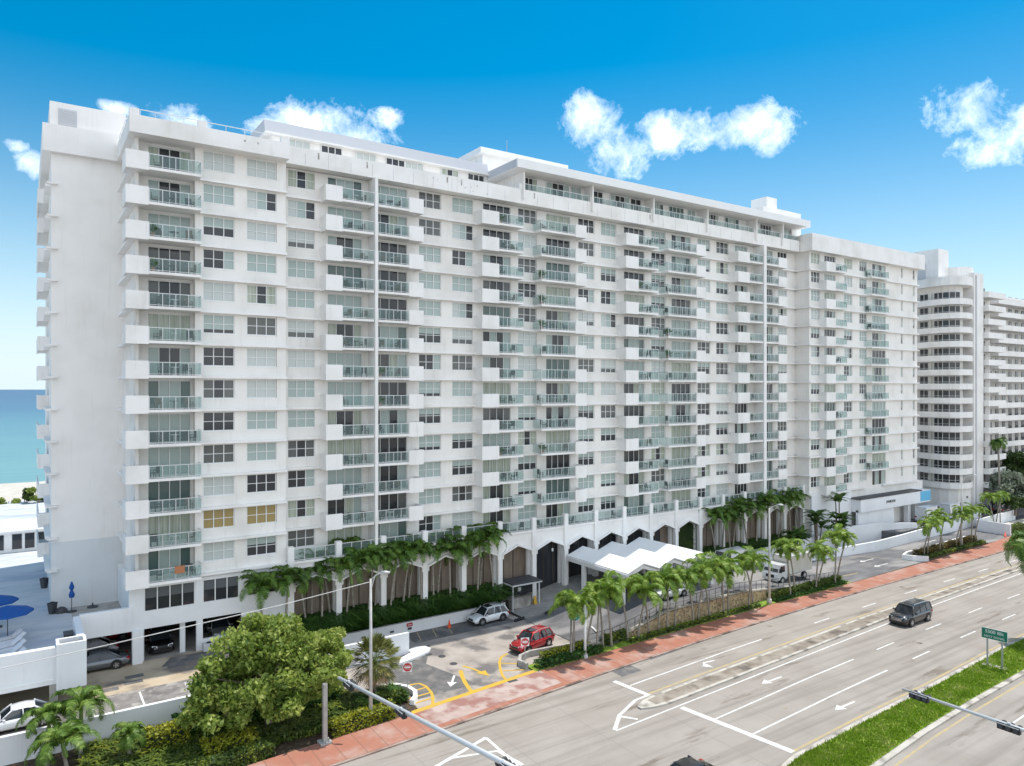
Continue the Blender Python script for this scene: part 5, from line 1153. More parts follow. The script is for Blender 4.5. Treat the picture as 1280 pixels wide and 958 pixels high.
# ------------------------------------------------------------------ vehicles
def ring(hw, zb, zs, crown=.04):
    h = zs - zb
    half = [(hw * .80, zb), (hw * .95, zb + .06), (hw * 1.0, zb + h * .42), (hw * .985, zb + h * .72), (hw * .90, zs - .02), (hw * .55, zs + crown * .7), (0, zs + crown)]
    return half + [(-y, z) for y, z in half[-2::-1]]
def vehicle(name, label, cat, loc, heading, L, W, H, paint, kind='suv', zg=None):
    """local +x is forward, wheels rest on z=0"""
    t = thing(name, loc, label, cat, rot=heading); hl, hw = L / 2, W / 2
    wb = L * .30; wr = .36 if kind != 'sedan' else .33
    if kind == 'big': wr = .41
    if kind in ('truck', 'van'): wr = .40
    gz = {'suv': .58, 'sedan': .60, 'big': .60, 'van': .45, 'truck': .5}[kind] * H   # belt
    hood = {'suv': .52, 'sedan': .54, 'big': .57, 'van': .42, 'truck': .5}[kind] * H
    if kind == 'truck': return truck(t, L, W, H, paint)
    st = [(-hl, .42, gz * .78, hw * .86), (-hl + .12, .26, gz * .93, hw * .95), (-hl + .5, .22, gz * (.97 if kind != 'sedan' else .95), hw), (-.25 * L, .2, gz, hw), (.1 * L, .2, gz * .99, hw), (.2 * L, .2, gz * .97, hw),
          (.27 * L, .2, hood, hw * .99), (hl - .45, .22, hood * .94, hw * .95), (hl - .12, .25, hood * .84, hw * .86), (hl, .4, hood * .66, hw * .74)]
    mb = MB(); rs = [ring(s_[3], s_[1], s_[2]) for s_ in st]; n = len(rs[0])
    vs = [(st[i][0], p[0], p[1]) for i, r in enumerate(rs) for p in r]
    fs = [(i * n + j, i * n + (j + 1) % n, (i + 1) * n + (j + 1) % n, (i + 1) * n + j) for i in range(len(rs) - 1) for j in range(n)] + [tuple(range(n))[::-1], tuple(range((len(rs) - 1) * n, len(rs) * n))]
    mb.add(vs, fs, paint); sub('body', mb.mesh('body', True), t)
    mb = MB(); 
    for sx in (-1, 1):
        for sy in (-1, 1): mb.disc_y(sx * wb, sy * (hw - .02), wr + .02, wr + .09, sy * (hw + .006), M['black'], 18)
    mb.box(-hl + .3, hl - .3, -hw + .12, hw - .12, .16, .3, M['black'])
    sub('wheel_arches', mb.mesh('wheel_arches'), t)
    xf0, xf1 = {'suv': (.24, .10), 'sedan': (.22, .07), 'big': (.24, .15), 'van': (.40, .27)}[kind]
    xr0, xr1 = {'suv': (-.47, -.38), 'sedan': (-.38, -.20), 'big': (-.485, -.45), 'van': (-.49, -.485)}[kind]
    b0, r0 = hw * .90, hw * (.70 if kind != 'van' else .84)
    zt = H - .06; zb = gz - .03
    def quadp(x, y, z): return (x * L, y, z)
    base = [quadp(xf0, -b0, zb - .04), quadp(xf0, b0, zb - .04), quadp(xr0, b0, zb), quadp(xr0, -b0, zb)]
    top = [quadp(xf1, -r0, zt), quadp(xf1, r0, zt), quadp(xr1, r0, zt - .02), quadp(xr1, -r0, zt - .02)]
    mb = MB(); mb.add(base + top, [(0, 1, 5, 4), (2, 3, 7, 6), (1, 2, 6, 5), (3, 0, 4, 7)], M['carglass'] if kind != 'van' else M['carglass']); sub('windows', mb.mesh('windows'), t)
    # roof with rounded edge
    mb = MB(); m_ = (xf1 + xr1) / 2; rows = []
    for i, (x, zz, sc) in enumerate(((xf1 + .012, zt - .03, 1.0), (xf1 - .02, zt + .015, 1.0), ((xf1 * 2 + xr1) / 3, H - .005, 1.), ((xf1 + xr1 * 2) / 3, H, 1.), (xr1 + .02, zt + .01, .99), (xr1 - .01, zt - .04, .97))):
        rows.append([(x * L, y * r0 * sc, z) for y, z in ((-1.03, zz - .05), (-.9, zz), (-.4, zz + .02), (.4, zz + .02), (.9, zz), (1.03, zz - .05))])
    vs = [p for r in rows for p in r]; mb.add(vs, [(i * 6 + j, (i + 1) * 6 + j, (i + 1) * 6 + j + 1, i * 6 + j + 1) for i in range(5) for j in range(5)], paint)
    mb.add([(p[0], p[1], p[2] - .05) for p in vs], [(i * 6 + j, i * 6 + j + 1, (i + 1) * 6 + j + 1, (i + 1) * 6 + j) for i in range(5) for j in range(5)], M['black'])
    rf = sub('roof', mb.mesh('roof', True), t)
    if kind in ('suv', 'big'):
        mb = MB()
        for y in (-1, 1): mb.tube([(xf1 * L - .25, y * r0 * .93, H - .01), (xf1 * L - .5, y * r0 * .93, H + .04), (xr1 * L + .5, y * r0 * .93, H + .04), (xr1 * L + .2, y * r0 * .93, H)], .02, M['alu'], 6)
        sub('roof_rails', mb.mesh('roof_rails'), rf)
        mb = MB(); mb.box(.0 * L - .35, .0 * L + .45, -.4, .4, H + .014, H + .024, M['carglass']); sub('sunroof', mb.mesh('sunroof'), rf)
    # pillars
    mb = MB()
    def pil(xa, ya, za, xb, yb, zb_, w): mb.tube([(xa * L, ya, za), (xb * L, yb, zb_)], w, paint, 6)
    for s_ in (-1, 1):
        pil(xf0, s_ * b0, zb, xf1, s_ * r0, zt, .045); pil(xr0, s_ * b0, zb, xr1, s_ * r0, zt, .07)
        for fx in ((.40, .72) if kind != 'sedan' else (.48,)):
            xb_, xt_ = xf0 + (xr0 - xf0) * fx, xf1 + (xr1 - xf1) * fx; pil(xb_, s_ * (b0 + .004), zb, xt_, s_ * (r0 + .004), zt, .035)
    if kind == 'van':
        for s_ in (-1, 1):
            xb_, xt_ = xf0 + (xr0 - xf0) * .26, xf1 + (xr1 - xf1) * .20
            mb.add([(xb_ * L, s_ * (b0 + .02), zb - .05), (xr0 * L, s_ * (b0 + .02), zb - .05), (xr1 * L, s_ * (r0 + .02), zt), (xt_ * L, s_ * (r0 + .02), zt)], [(0, 1, 2, 3) if s_ > 0 else (3, 2, 1, 0)], paint)
        mb.add([(xr0 * L - .02, -b0, zb - .05), (xr0 * L - .02, b0, zb - .05), (xr1 * L - .02, r0, zt), (xr1 * L - .02, -r0, zt)], [(0, 1, 2, 3)], paint)
    sub('window_trim' if kind == 'van' else 'pillars', mb.mesh('pillars', True), t)
    for sx in (-1, 1):
        for sy in (-1, 1):
            w_ = bpy.data.objects.new('wheel', None); COL.objects.link(w_); w_.parent = t; w_.location = (sx * wb, sy * (hw - .08), wr); w_.empty_display_size = .1
            a = MB(); a.disc_y(0, -.11, 0, wr, .11, M['black'], 20); sub('tyre', a.mesh('tyre'), w_)
            a = MB(); yy = sy * .112; a.disc_y(0, sy * .02, 0, wr * .66, sy * .1125, M['darkgrey'], 18)
            for q in range(5):
                an = q * 2 * pi / 5; ca, sa = cos(an), sin(an); a.add([(ca * .04 - sa * .03, yy * 1.03, sa * .04 + ca * .03), (ca * .04 + sa * .03, yy * 1.03, sa * .04 - ca * .03), (ca * wr * .62 + sa * .06, yy * 1.03, sa * wr * .62 - ca * .06), (ca * wr * .62 - sa * .06, yy * 1.03, sa * wr * .62 + ca * .06)], [(0, 1, 2, 3)], M['chrome'])
            a.disc_y(0, yy * 1.0, 0, wr * .15, yy * 1.05, M['chrome'], 10); sub('rim', a.mesh('rim'), w_)
    hz = hood * .80
    for s_ in (-1, 1):
        a = MB(); a.add([(hl - .02, s_ * hw * .45, hz - .07), (hl - .20, s_ * hw * .88, hz - .02), (hl - .22, s_ * hw * .88, hz + .10), (hl - .10, s_ * hw * .45, hz + .05), (hl - .4, s_ * hw * .8, hz), (hl - .4, s_ * hw * .45, hz)], [(0, 1, 2, 3), (0, 3, 5), (1, 4, 2), (3, 2, 4, 5)], M['lens']); sub('headlight', a.mesh('headlight'), t)
        a = MB(); a.box(-hl - .01, -hl + .25, min(s_ * hw * .66, s_ * hw * .93), max(s_ * hw * .66, s_ * hw * .93), gz * .72, gz * .9, M['tail']); sub('taillight', a.mesh('taillight'), t)
        a = MB(); a.box(xf0 * L - .35, xf0 * L - .2, min(s_ * hw, s_ * (hw + .2)), max(s_ * hw, s_ * (hw + .2)), gz - .02, gz + .13, paint); sub('mirror', a.mesh('mirror'), t)
    a = MB(); gw = hw * .42 if kind != 'big' else hw * .5
    a.box(hl - .08, hl + .012, -gw, gw, hz - (.2 if kind != 'big' else .3), hz + .0, M['black']); 
    if kind == 'big':
        for q in range(4): a.box(hl - .05, hl + .03, -gw, gw, hz - .28 + q * .075, hz - .25 + q * .075, M['chrome'])
    else: a.box(hl - .05, hl + .02, -gw, gw, hz - .02, hz + .0, M['chrome'])
    sub('grille', a.mesh('grille'), t)
    a = MB(); a.box(hl - .12, hl + .02, -hw * .72, hw * .72, .27, .42, M['black']); sub('bumper', a.mesh('bumper'), t)
    return t
def truck(t, L, W, H, paint):
    hl, hw = L / 2, W / 2
    a = MB(); a.box(-hl, hl - 2.1, -hw, hw, 1.0, H, M['boxwhite']); a.box(-hl - .02, hl - 2.08, -hw - .02, hw + .02, H - .1, H + .02, M['alu']); a.box(-hl - .02, hl - 2.08, -hw - .02, hw + .02, .98, 1.1, M['alu']); sub('cargo_box', a.mesh('cargo_box'), t)
    a = MB(); x0 = hl - 1.95; c1 = H * .74
    prof = [(x0, .55), (hl, .55), (hl, 1.25), (hl - .12, 1.45), (hl - .5, c1), (x0, c1)]
    a.extr_y(prof, -hw * .92, hw * .92, paint); sub('cab', a.mesh('cab'), t)
    a = MB(); a.add([(hl - .115, -hw * .84, 1.5), (hl - .115, hw * .84, 1.5), (hl - .47, hw * .8, c1 - .12), (hl - .47, -hw * .8, c1 - .12)], [(0, 1, 2, 3)], M['carglass'])
    for s_ in (-1, 1): a.add([(x0 + .5, s_ * hw * .925, 1.45), (hl - .25, s_ * hw * .925, 1.45), (hl - .58, s_ * hw * .925, c1 - .15), (x0 + .5, s_ * hw * .925, c1 - .15)], [(0, 1, 2, 3)], M['carglass'])
    sub('windows', a.mesh('windows'), t)
    a = MB(); a.box(-hl + .2, hl - .5, -.4, .4, .6, .97, M['black']); a.box(hl - .03, hl + .05, -hw * .9, hw * .9, .45, .75, M['alu']); sub('chassis', a.mesh('chassis'), t)
    for s_ in (-1, 1):
        b_ = MB(); b_.box(hl - .02, hl + .03, min(s_ * .6, s_ * .95), max(s_ * .6, s_ * .95), .85, 1.1, M['lens']); sub('headlight', b_.mesh('headlight'), t)
        b_ = MB(); b_.box(hl - .35, hl - .2, min(s_ * hw, s_ * (hw + .25)), max(s_ * hw, s_ * (hw + .25)), 1.5, 1.95, M['black']); sub('mirror', b_.mesh('mirror'), t)
        for x in (-hl + 1.5, hl - .95):
            w_ = MB(); w_.disc_y(x, s_ * (hw - .3), .45, .45, s_ * (hw - .02), M['black'], 18); w_.disc_y(x, s_ * (hw - .1), .45, .25, s_ * (hw - .01), M['alu'], 14); sub('wheel', w_.mesh('wheel'), t)
    b_ = MB(); b_.box(hl - .01, hl + .02, -.55, .55, .8, 1.15, M['black']); sub('grille', b_.mesh('grille'), t)
    return t
PI = pi
vehicle('parked_car', 'white compact crossover parked against the planter wall beside the orange cone', 'car', (39.6, 63.3, .03), PI + .06, 4.3, 1.78, 1.6, M['c_white'], 'suv')
vehicle('parked_car', 'bright red crossover waiting in the forecourt beside the low curved wall', 'car', (38.9, 54.55, .03), PI + .2, 4.55, 1.84, 1.68, M['c_red'], 'suv')
vehicle('large_suv', 'large black sport utility vehicle driving along the near road', 'car', (75.7, 39.0, .01), PI, 5.3, 2.05, 1.93, M['c_black'], 'big')
vehicle('delivery_van', 'white high-roofed van waiting at the planter right of the entrance canopy', 'van', (75.2, 61.7, dz(75) + .03), PI + .05, 5.8, 2.0, 2.5, M['c_white'], 'van')
vehicle('box_truck', 'white box truck standing on the entrance drive behind the palms', 'truck', (77.8, 55.0, dz(78) + .03), PI + .03, 7.0, 2.3, 3.1, M['c_white'], 'truck')
vehicle('parked_car', 'grey sedan parked under the pool deck edge in the yard', 'car', (4.6, 66.3, 1.68), PI, 4.8, 1.84, 1.45, M['c_grey'], 'sedan')
vehicle('parked_car', 'dark sport utility vehicle nosing out of the garage opening', 'car', (9.6, 69.0, 1.68), -PI / 2, 4.6, 1.85, 1.7, M['c_black'], 'suv')
vehicle('parked_car', 'white sedan deep in the garage behind the grey sedan', 'car', (4.2, 69.8, 1.68), PI, 4.7, 1.8, 1.45, M['c_white'], 'sedan')
vehicle('parked_car', 'silver car parked behind the barred garage opening left of the palms', 'car', (14.6, 69.5, 1.68), -PI / 2, 4.5, 1.8, 1.5, M['c_silver'], 'sedan')
vehicle('parked_car', 'dark red car at the back of the garage', 'car', (5.8, 73.5, 1.68), PI, 4.7, 1.8, 1.5, M['c_red'], 'sedan')
vehicle('parked_car', 'white car in the parking yard behind the corner palms at the left edge', 'car', (-.4, 57.9, 1.68), PI + .02, 4.6, 1.8, 1.42, M['c_white'], 'sedan')
vehicle('parked_van', 'white delivery van parked below the blue banner, the left one of two', 'van', (126.4, 61.9, 1.64), 0, 5.8, 2.1, 2.7, M['c_white'], 'van')
vehicle('parked_van', 'white delivery van in front of the curved tower, the right one of two', 'van', (133.2, 61.4, 1.64), 0, 5.8, 2.1, 2.7, M['c_white'], 'van')
for i, (x, y, c_, w_) in enumerate(((139.8, 60.9, 'c_black', 'black'), (144.8, 61.3, 'c_grey', 'grey'), (146.5, 59.2, 'c_black', 'glossy black'), (151.5, 59.4, 'c_white', 'white'), (156.0, 59.2, 'c_blue', 'dark blue'), (161, 59.6, 'c_silver', 'silver'))):
    vehicle('parked_car', '%s car parked beyond the exit wall, %s from the left in the far row' % (w_, NUM[i]), 'car', (x, y, 1.64), PI * (i % 2) + .06 * i, 4.4, 1.8, 1.5, M[c_], 'sedan' if i % 2 else 'suv')
vehicle('parked_car', 'black car whose roof just shows at the bottom edge of the road', 'car', (32.9, 30.2, .01), PI, 4.5, 1.8, 1.5, M['c_black'], 'sedan')
vehicle('parked_car', 'dark grey car half hidden under the entrance canopy', 'car', (57.5, 59.0, dz(55) + .03), PI, 4.6, 1.84, 1.5, M['c_grey'], 'sedan')
vehicle('parked_car', 'white car behind the palms in front of the canopy columns', 'car', (57.5, 53.6 + 1.6, dz(57) + .03), PI, 4.5, 1.84, 1.5, M['c_white'], 'sedan')

# ------------------------------------------------------------------ street furniture
def lamp_post(x, y, z, h, az, label, arm=2.2):
    t = thing('street_lamp', (x, y, z), label, 'street lamp', 'concrete street lamps')
    a = MB(); a.tube([(0, 0, 0), (0, 0, h)], [.15, .08], M['concretelight'], 10); a.lathe([(.3, 0), (.26, .5), (.17, .6)], M['concretelight'], 10); sub('pole', a.mesh('pole', True), t)
    a = MB(); ca, sa = cos(az), sin(az); a.tube([(0, 0, h - .8), (ca * arm * .4, sa * arm * .4, h + .25), (ca * arm, sa * arm, h + .5)], .045, M['alu'], 6)
    a.tube([(0, 0, h - .1), (ca * arm * .45, sa * arm * .45, h + .28)], .03, M['alu'], 5); sub('arm', a.mesh('arm'), t)
    a = MB(); a.tube([(ca * arm * .95, sa * arm * .95, h + .5), (ca * (arm + .25), sa * (arm + .25), h + .52), (ca * (arm + .6), sa * (arm + .6), h + .5)], [.06, .11, .07], M['alu'], 8); sub('lamp_head', a.mesh('lamp_head', True), t)
M['concretelight'] = noisy('pale_pole', (.46, .45, .43), (.56, .55, .52), 2)
lamp_post(20.5, 48.55, .1, 10.3, -.7, 'tall street lamp rising in front of the planter palms, beside the yellow hedge', .8)
lamp_post(68.6, 50.75, .1, 10.6, -1.2, 'tall street lamp on the red sidewalk left of the box truck', .9)
lamp_post(115.6, 52.0, .1, 10.6, -1.2, 'tall street lamp beside the exit island palms', 1.4)
t = thing('utility_pole', (16.8, 47.6, .1), 'thick square concrete pole rising into the big leafy tree', 'pole')
a = MB(); a.box(-.14, .14, -.14, .14, 0, 4.0, M['concrete']); sub('shaft', a.mesh('shaft'), t); a = MB(); a.box(-.4, .4, -.4, .4, -.05, .12, M['concrete']); sub('base', a.mesh('base'), t)
t = thing('short_post', (41.3, 49.75, .12), 'white painted post at the edge of the sidewalk in front of the first palms', 'pole')
a = MB(); a.tube([(0, 0, 0), (0, 0, 4.7)], [.14, .11], M['signwhite'], 10); sub('shaft', a.mesh('shaft', True), t); a = MB(); a.lathe([(.28, 0), (.2, .35), (.14, .4)], M['concretelight'], 10); sub('base', a.mesh('base'), t)
a = MB(); a.tube([(20.5, 48.55, 10.2), (14, 48.8, 9.5), (4, 49.3, 8.7), (-12, 50, 7.6)], .03, M['concretelight'], 5); tag(a.build('overhead_cable'), 'thin pale cable running from the lamp post to the left across the tree', 'cable')
def mast_arm(p0, p1, r0, r1, label, sigs, pole_z):
    t = thing('traffic_signal', (p0[0], p0[1], 0), label, 'traffic signal', 'signal mast arms over the road')
    d = [p1[k] - p0[k] for k in range(3)]; l = sqrt(sum(v * v for v in d)); dx, dy = d[0] / l, d[1] / l
    a = MB(); a.tube([p0, tuple(p0[k] + d[k] * .5 for k in range(3)), p1], [r0, (r0 + r1) / 2, r1], M['alu'], 12); a.build('mast_arm', t, smooth=True)
    a = MB(); a.tube([(p0[0], p0[1], 0), (p0[0], p0[1], pole_z)], [.22, .18], M['alu'], 12); a.build('pole', t, smooth=True)
    for f in sigs:
        c_ = [p0[k] + d[k] * f for k in range(3)]; h_ = bpy.data.objects.new('signal_head', None); COL.objects.link(h_); h_.parent = t
        h_.location = (c_[0] - p0[0], c_[1] - p0[1], c_[2]); a = MB()
        for q in (-.36, 0, .36):
            a.box(-.13, .12, q - .165, q + .165, -.30, .06, M['black']); a.tube([(.12, q, -.12), (.40, q, -.10)], .15, M['black'], 12, False); a.tube([(-.13, q, -.12), (-.19, q, -.12)], .12, M['darkgrey'], 10)
        a.box(-.17, -.131, -.5, .5, -.02, .02, M['alu']); a.box(-.06, .06, -.08, .08, .0, .14, M['alu']); sub('housing', a.mesh('housing'), h_)
        for q, mm in ((-.36, 'tail'), (0, 'amber'), (.36, 'green')):
            b_ = MB(); b_.tube([(.121, q, -.12), (.14, q, -.12)], .13, M[mm], 10); sub('lens', b_.mesh('lens'), h_)
mast_arm((20.9, 19.5, 6.1), (15.76, 42.2, 6.5), .17, .10, 'pale grey signal mast arm crossing the sidewalk from the bottom edge, nearer the big tree', (.405, .74, .955), 6.3)
mast_arm((42.9, 8.0, 6.3), (42.44, 22.3, 6.5), .15, .07, 'thin grey signal mast arm over the grass median at the lower right', (.62, .935), 6.4)
# regulatory signs
def post_sign(name, x, y, z, h, az, label, build, cat='sign'):
    t = thing(name, (x, y, z), label, cat, rot=az); a = MB(); a.box(-.03, .03, -.03, .03, 0, h, M['steel']); sub('post', a.mesh('post'), t); build(t, h); return t
def dne(t, h):
    a = MB(); a.box(-.36, .36, -.05, -.031, h - .6, h + .12, M['signwhite']); a.disc_y(0, -.056, h - .24, .33, -.0505, M['red'], 24); a.box(-.24, .24, -.062, -.0565, h - .3, h - .18, M['signwhite']); sub('panel', a.mesh('panel'), t)
    for tx, zz in (('DO NOT', -.11), ('ENTER', -.38)):
        m_ = text_mesh(tx, .11, M['signwhite'], .002); o = sub('lettering', m_, t, (0, -.06, h + zz)); o.rotation_euler = (pi / 2, 0, 0)
post_sign('no_entry_sign', 24.9, 51.7, .1, 2.3, -.45, 'square red and white do not enter sign left of the forecourt by the fan palm', dne)
post_sign('no_entry_sign', 35.8, 51.2, .1, 2.3, -.45, 'red and white do not enter sign at the low curved wall before the red car', dne)
def gs(t, h):
    a = MB(); a.box(-.98, .98, -.08, -.05, 2.3, 3.22, M['signwhite']); a.box(-.95, .95, -.088, -.0805, 2.33, 3.19, M['green']); sub('panel', a.mesh('panel'), t)
    for tx, sz, zz in (('5500 Blk', .40, 2.93), ('NEXT SIGNAL', .25, 2.52)):
        m_ = text_mesh(tx, sz, M['signwhite'], .003); o = sub('lettering', m_, t, (0, -.094, zz)); o.rotation_euler = (pi / 2, 0, 0)
t = thing('road_sign', (69.0, 28.4, .15), 'large green road sign with white lettering on two steel posts in the median', 'sign', rot=-pi / 2 + .1)
for x in (-.55, .55): a = MB(); a.box(x - .06, x + .06, -.045, .045, 0, 3.2, M['steel']); sub('post', a.mesh('post'), t)
gs(t, 0); a = MB(); a.box(-.9, .9, -.35, .35, -.1, .06, M['concrete']); sub('footing', a.mesh('footing'), t)
t = thing('street_name_sign', (40.7, 50.5, .12), 'small oval teal green sign on a dark post among the first palms', 'sign', rot=-.5)
a = MB(); a.tube([(0, 0, 0), (0, 0, 3.5)], .05, M['darkgrey'], 8); sub('post', a.mesh('post'), t)
a = MB(); a.add([(.42 * cos(q * pi / 8), -.06, 3.5 + .32 * sin(q * pi / 8)) for q in range(16)] + [(.42 * cos(q * pi / 8), .0, 3.5 + .32 * sin(q * pi / 8)) for q in range(16)], [tuple(range(16))] + [(i, i + 16, (i + 1) % 16 + 16, (i + 1) % 16) for i in range(16)] + [tuple(range(16, 32))[::-1]], M['teal'])
a.box(-.2, .2, -.065, -.061, 3.5, 3.55, M['signwhite']); a.box(-.16, .2, -.065, -.061, 3.36, 3.41, M['signwhite']); a.box(-.02, .05, -.065, -.061, 3.56, 3.7, M['signwhite']); sub('panel', a.mesh('panel'), t)
t = thing('wall_sign', (31.3, 64.5, .6), 'small red sign above a dark plate on the planter wall', 'sign')
a = MB(); a.box(-.3, .3, -.06, -.01, .1, .42, M['red']); a.box(-.2, .2, -.064, -.061, .23, .29, M['signwhite']); a.box(-.2, .2, -.06, -.01, -.22, 0, M['darkgrey']); sub('panel', a.mesh('panel'), t)
for i, (x, lab) in enumerate(((26.5, 'leftmost'), (29.4, 'right'))):
    a = MB(); a.box(x - .18, x + .18, 64.38, 64.449, .45, .62, M['darkgrey']); tag(a.build('wall_light'), 'small dark recessed light on the planter wall, the %s one of two' % lab, 'light', 'lights on the planter wall')
t = thing('traffic_cone', (35.4, 63.9, .03), 'orange cone beside the white crossover at the planter wall', 'cone')
cone = MB(); cone.lathe([(.24, .0), (.24, .04), (.17, .05), (.03, .75)], M['orange'], 14); sub('body', cone.mesh('body', True), t)
t = copy_tree(t); t.location = (131.5, 52.6, .12); t['label'] = 'orange cone on the far sidewalk near the right edge'
for i, (x, y, z) in enumerate(((41.9, 61.6, .03), (45.6, 61.3, .2))):
    t = thing('tyre_stops', (x, y, z), 'row of black rubber spikes across the lane, %s' % ('beside the white crossover' if i == 0 else 'at the start of the ramp'), 'tyre spikes', 'black spike rows')
    for q in range(4):
        a = MB(); a.lathe([(.16, 0), (.18, .12), (.1, .28), (.02, .32)], M['black'], 10, (q * .36, q * .05, 0)); sub('spike', a.mesh('spike'), t)
# ------------------------------------------------------------------ pool deck furniture
def umbrella(x, y, z, label, openb=True, r=1.5, h=2.6):
    t = thing('parasol', (x, y, z), label, 'parasol', 'blue deck parasols')
    a = MB(); a.tube([(0, 0, .05), (0, 0, h)], .03, M['darkgrey'], 8); sub('pole', a.mesh('pole'), t); a = MB(); a.lathe([(.42, 0), (.4, .08), (.08, .14)], M['darkgrey'], 14); sub('base', a.mesh('base'), t)
    a = MB()
    if openb:
        a.add([(r * cos(i * pi / 4), r * sin(i * pi / 4), h - .45) for i in range(8)] + [(0, 0, h + .05)], [(i, (i + 1) % 8, 8) for i in range(8)], M['blue'])
        a.add([(r * .99 * cos(i * pi / 4), r * .99 * sin(i * pi / 4), h - .46) for i in range(8)] + [(0, 0, h + .02)], [((i + 1) % 8, i, 8) for i in range(8)], M['blue'])
        a.add([(r * cos(i * pi / 4), r * sin(i * pi / 4), h - .45) for i in range(8)] + [(r * cos(i * pi / 4), r * sin(i * pi / 4), h - .6) for i in range(8)], [(i, (i + 1) % 8, (i + 1) % 8 + 8, i + 8) for i in range(8)], M['blue'])
    else: a.lathe([(.20, h - 1.35), (.24, h - 1.1), (.10, h - .75), (.22, h - .5), (.05, h)], M['blue'], 9)
    sub('canopy', a.mesh('canopy'), t)
umbrella(-1.9, 71.6, 4.75, 'open blue parasol at the left edge, the farther of the two'); umbrella(-1.1, 67.6, 4.75, 'open blue parasol at the left edge, the nearer of the two', r=1.7)
umbrella(3.35, 73.0, 4.75, 'folded blue parasol standing against the blank end wall', False)
t = thing('umbrella_stand', (4.95, 73.5, 4.75), 'empty dark parasol base by the blank end wall', 'parasol base'); a = MB(); a.lathe([(.45, 0), (.42, .08), (.08, .14), (.05, .4)], M['darkgrey'], 14); sub('base', a.mesh('base'), t)
for x, y, lab in ((1.55, 83.2, 'black planter pot standing farther back beside the end wall'), (1.95, 73.3, 'black planter pot at the near corner of the blank end wall')):
    t = thing('planter_pot', (x, y, 4.75), lab, 'planter'); a = MB(); a.lathe([(.26, 0), (.38, .85), (.42, .95), (.34, .95), (.32, .85)], M['darkgrey'], 4); sub('pot', a.mesh('pot'), t)
t = thing('covered_bundle', (2.6, 73.3, 4.75), 'dark covered bundle between the planter pot and the folded parasol', 'bundle'); a = MB(); a.lathe([(.5, 0), (.48, .2), (.3, .4), (.08, .5)], M['darkgrey'], 9); sub('cover', a.mesh('cover'), t)
def lounger(x, y, az, label):
    t = thing('sun_lounger', (x, y, 4.75), label, 'sun lounger', 'white loungers on the pool deck', rot=az)
    a = MB(); a.box(-.9, .9, -.3, .3, .28, .34, M['alu']); 
    for sx in (-.8, .7):
        for sy in (-.28, .24): a.box(sx, sx + .04, sy, sy + .04, 0, .28, M['alu'])
    sub('frame', a.mesh('frame'), t)
    a = MB(); a.box(-.9, .35, -.28, .28, .341, .4, M['cloth']); a.add([(.35, -.28, .36), (.35, .28, .36), (.95, .28, .8), (.95, -.28, .8), (.35, -.28, .30), (.35, .28, .30), (.97, .28, .74), (.97, -.28, .74)], [(0, 1, 2, 3), (7, 6, 5, 4), (0, 3, 7, 4), (1, 5, 6, 2), (3, 2, 6, 7)], M['cloth']); sub('cushion', a.mesh('cushion'), t)
for i in range(6): lounger(-.9 - .25 * (i % 2), 61.9 + i * 1.0, .35, 'white sun lounger near the nearer blue parasol, %s from the parapet' % NUM[i])
t = thing('storage_bin', (2.7, 63.2, 4.75), 'dark green bin against the inside of the deck parapet', 'bin'); a = MB(); a.box(-.3, .3, -.5, .5, 0, 1.0, M['core']); a.box(-.33, .33, -.53, .53, 1.0, 1.08, M['darkgrey']); sub('body', a.mesh('body'), t)
for i, (x, lab) in enumerate(((13.0, 'left'), (14.4, 'right'))):
    t = thing('condenser_unit', (x, 65.4, 1.68), 'grey air conditioning unit below the barred garage opening, the %s one' % lab, 'air conditioner', 'air conditioning units'); a = MB(); a.box(-.5, .5, -.3, .3, .1, .75, M['louver']); a.box(-.45, .45, -.25, .25, 0, .1, M['darkgrey']); sub('casing', a.mesh('casing'), t)
    a = MB(); a.lathe([(.24, .76), (.24, .78)], M['darkgrey'], 14); sub('fan_grille', a.mesh('fan_grille'), t)
t = thing('dry_frond', (80.6, 51.4, .2), 'dry tan palm frond leaning on the hedge by the red sidewalk', 'frond'); a = MB(); R.seed(3); frond(a, (0, 0, 0), 2.2, 1.7, 1.2, 1.4, M['dead'], 12, .05, .4, rach=M['dead']); sub('leaf', a.mesh('leaf'), t)

# ------------------------------------------------------------------ sky, sun, camera
w = bpy.data.worlds.new('World'); scene.world = w; w.use_nodes = True
N = w.node_tree.nodes; L = w.node_tree.links; bg = N['Background']
SUN = (.36, .092, 1.0); sl = sqrt(sum(v * v for v in SUN)); el = math.asin(1 / sl); az = atan2(SUN[0], SUN[1])
sky = N.new('ShaderNodeTexSky'); sky.sky_type = 'NISHITA'; sky.sun_disc = False; sky.sun_elevation = el; sky.sun_rotation = az
sky.air_density = 1.0; sky.dust_density = .6; sky.ozone_density = 3.0; sky.altitude = 0
hs = N.new('ShaderNodeHueSaturation'); hs.inputs['Hue'].default_value = .482; hs.inputs['Saturation'].default_value = 1.35; hs.inputs['Value'].default_value = .52
L.new(sky.outputs[0], hs.inputs['Color'])
tc = N.new('ShaderNodeTexCoord'); sx = N.new('ShaderNodeSeparateXYZ'); L.new(tc.outputs['Generated'], sx.inputs[0])
def math_(op, a, b_=None, c_=None, clamp=False):
    n = N.new('ShaderNodeMath'); n.operation = op; n.use_clamp = clamp
    for i, v in enumerate((a, b_, c_)):
        if v is None: continue
        if isinstance(v, (int, float)): n.inputs[i].default_value = v
        else: L.new(v, n.inputs[i])
    return n.outputs[0]
A = math_('ARCTAN2', sx.outputs['X'], sx.outputs['Y']); E = math_('ARCSINE', sx.outputs['Z'])
L.new(math_('MULTIPLY_ADD', math_('MULTIPLY', E, 1 / radians(24), clamp=True), .52, 1.06), hs.inputs['Saturation'])
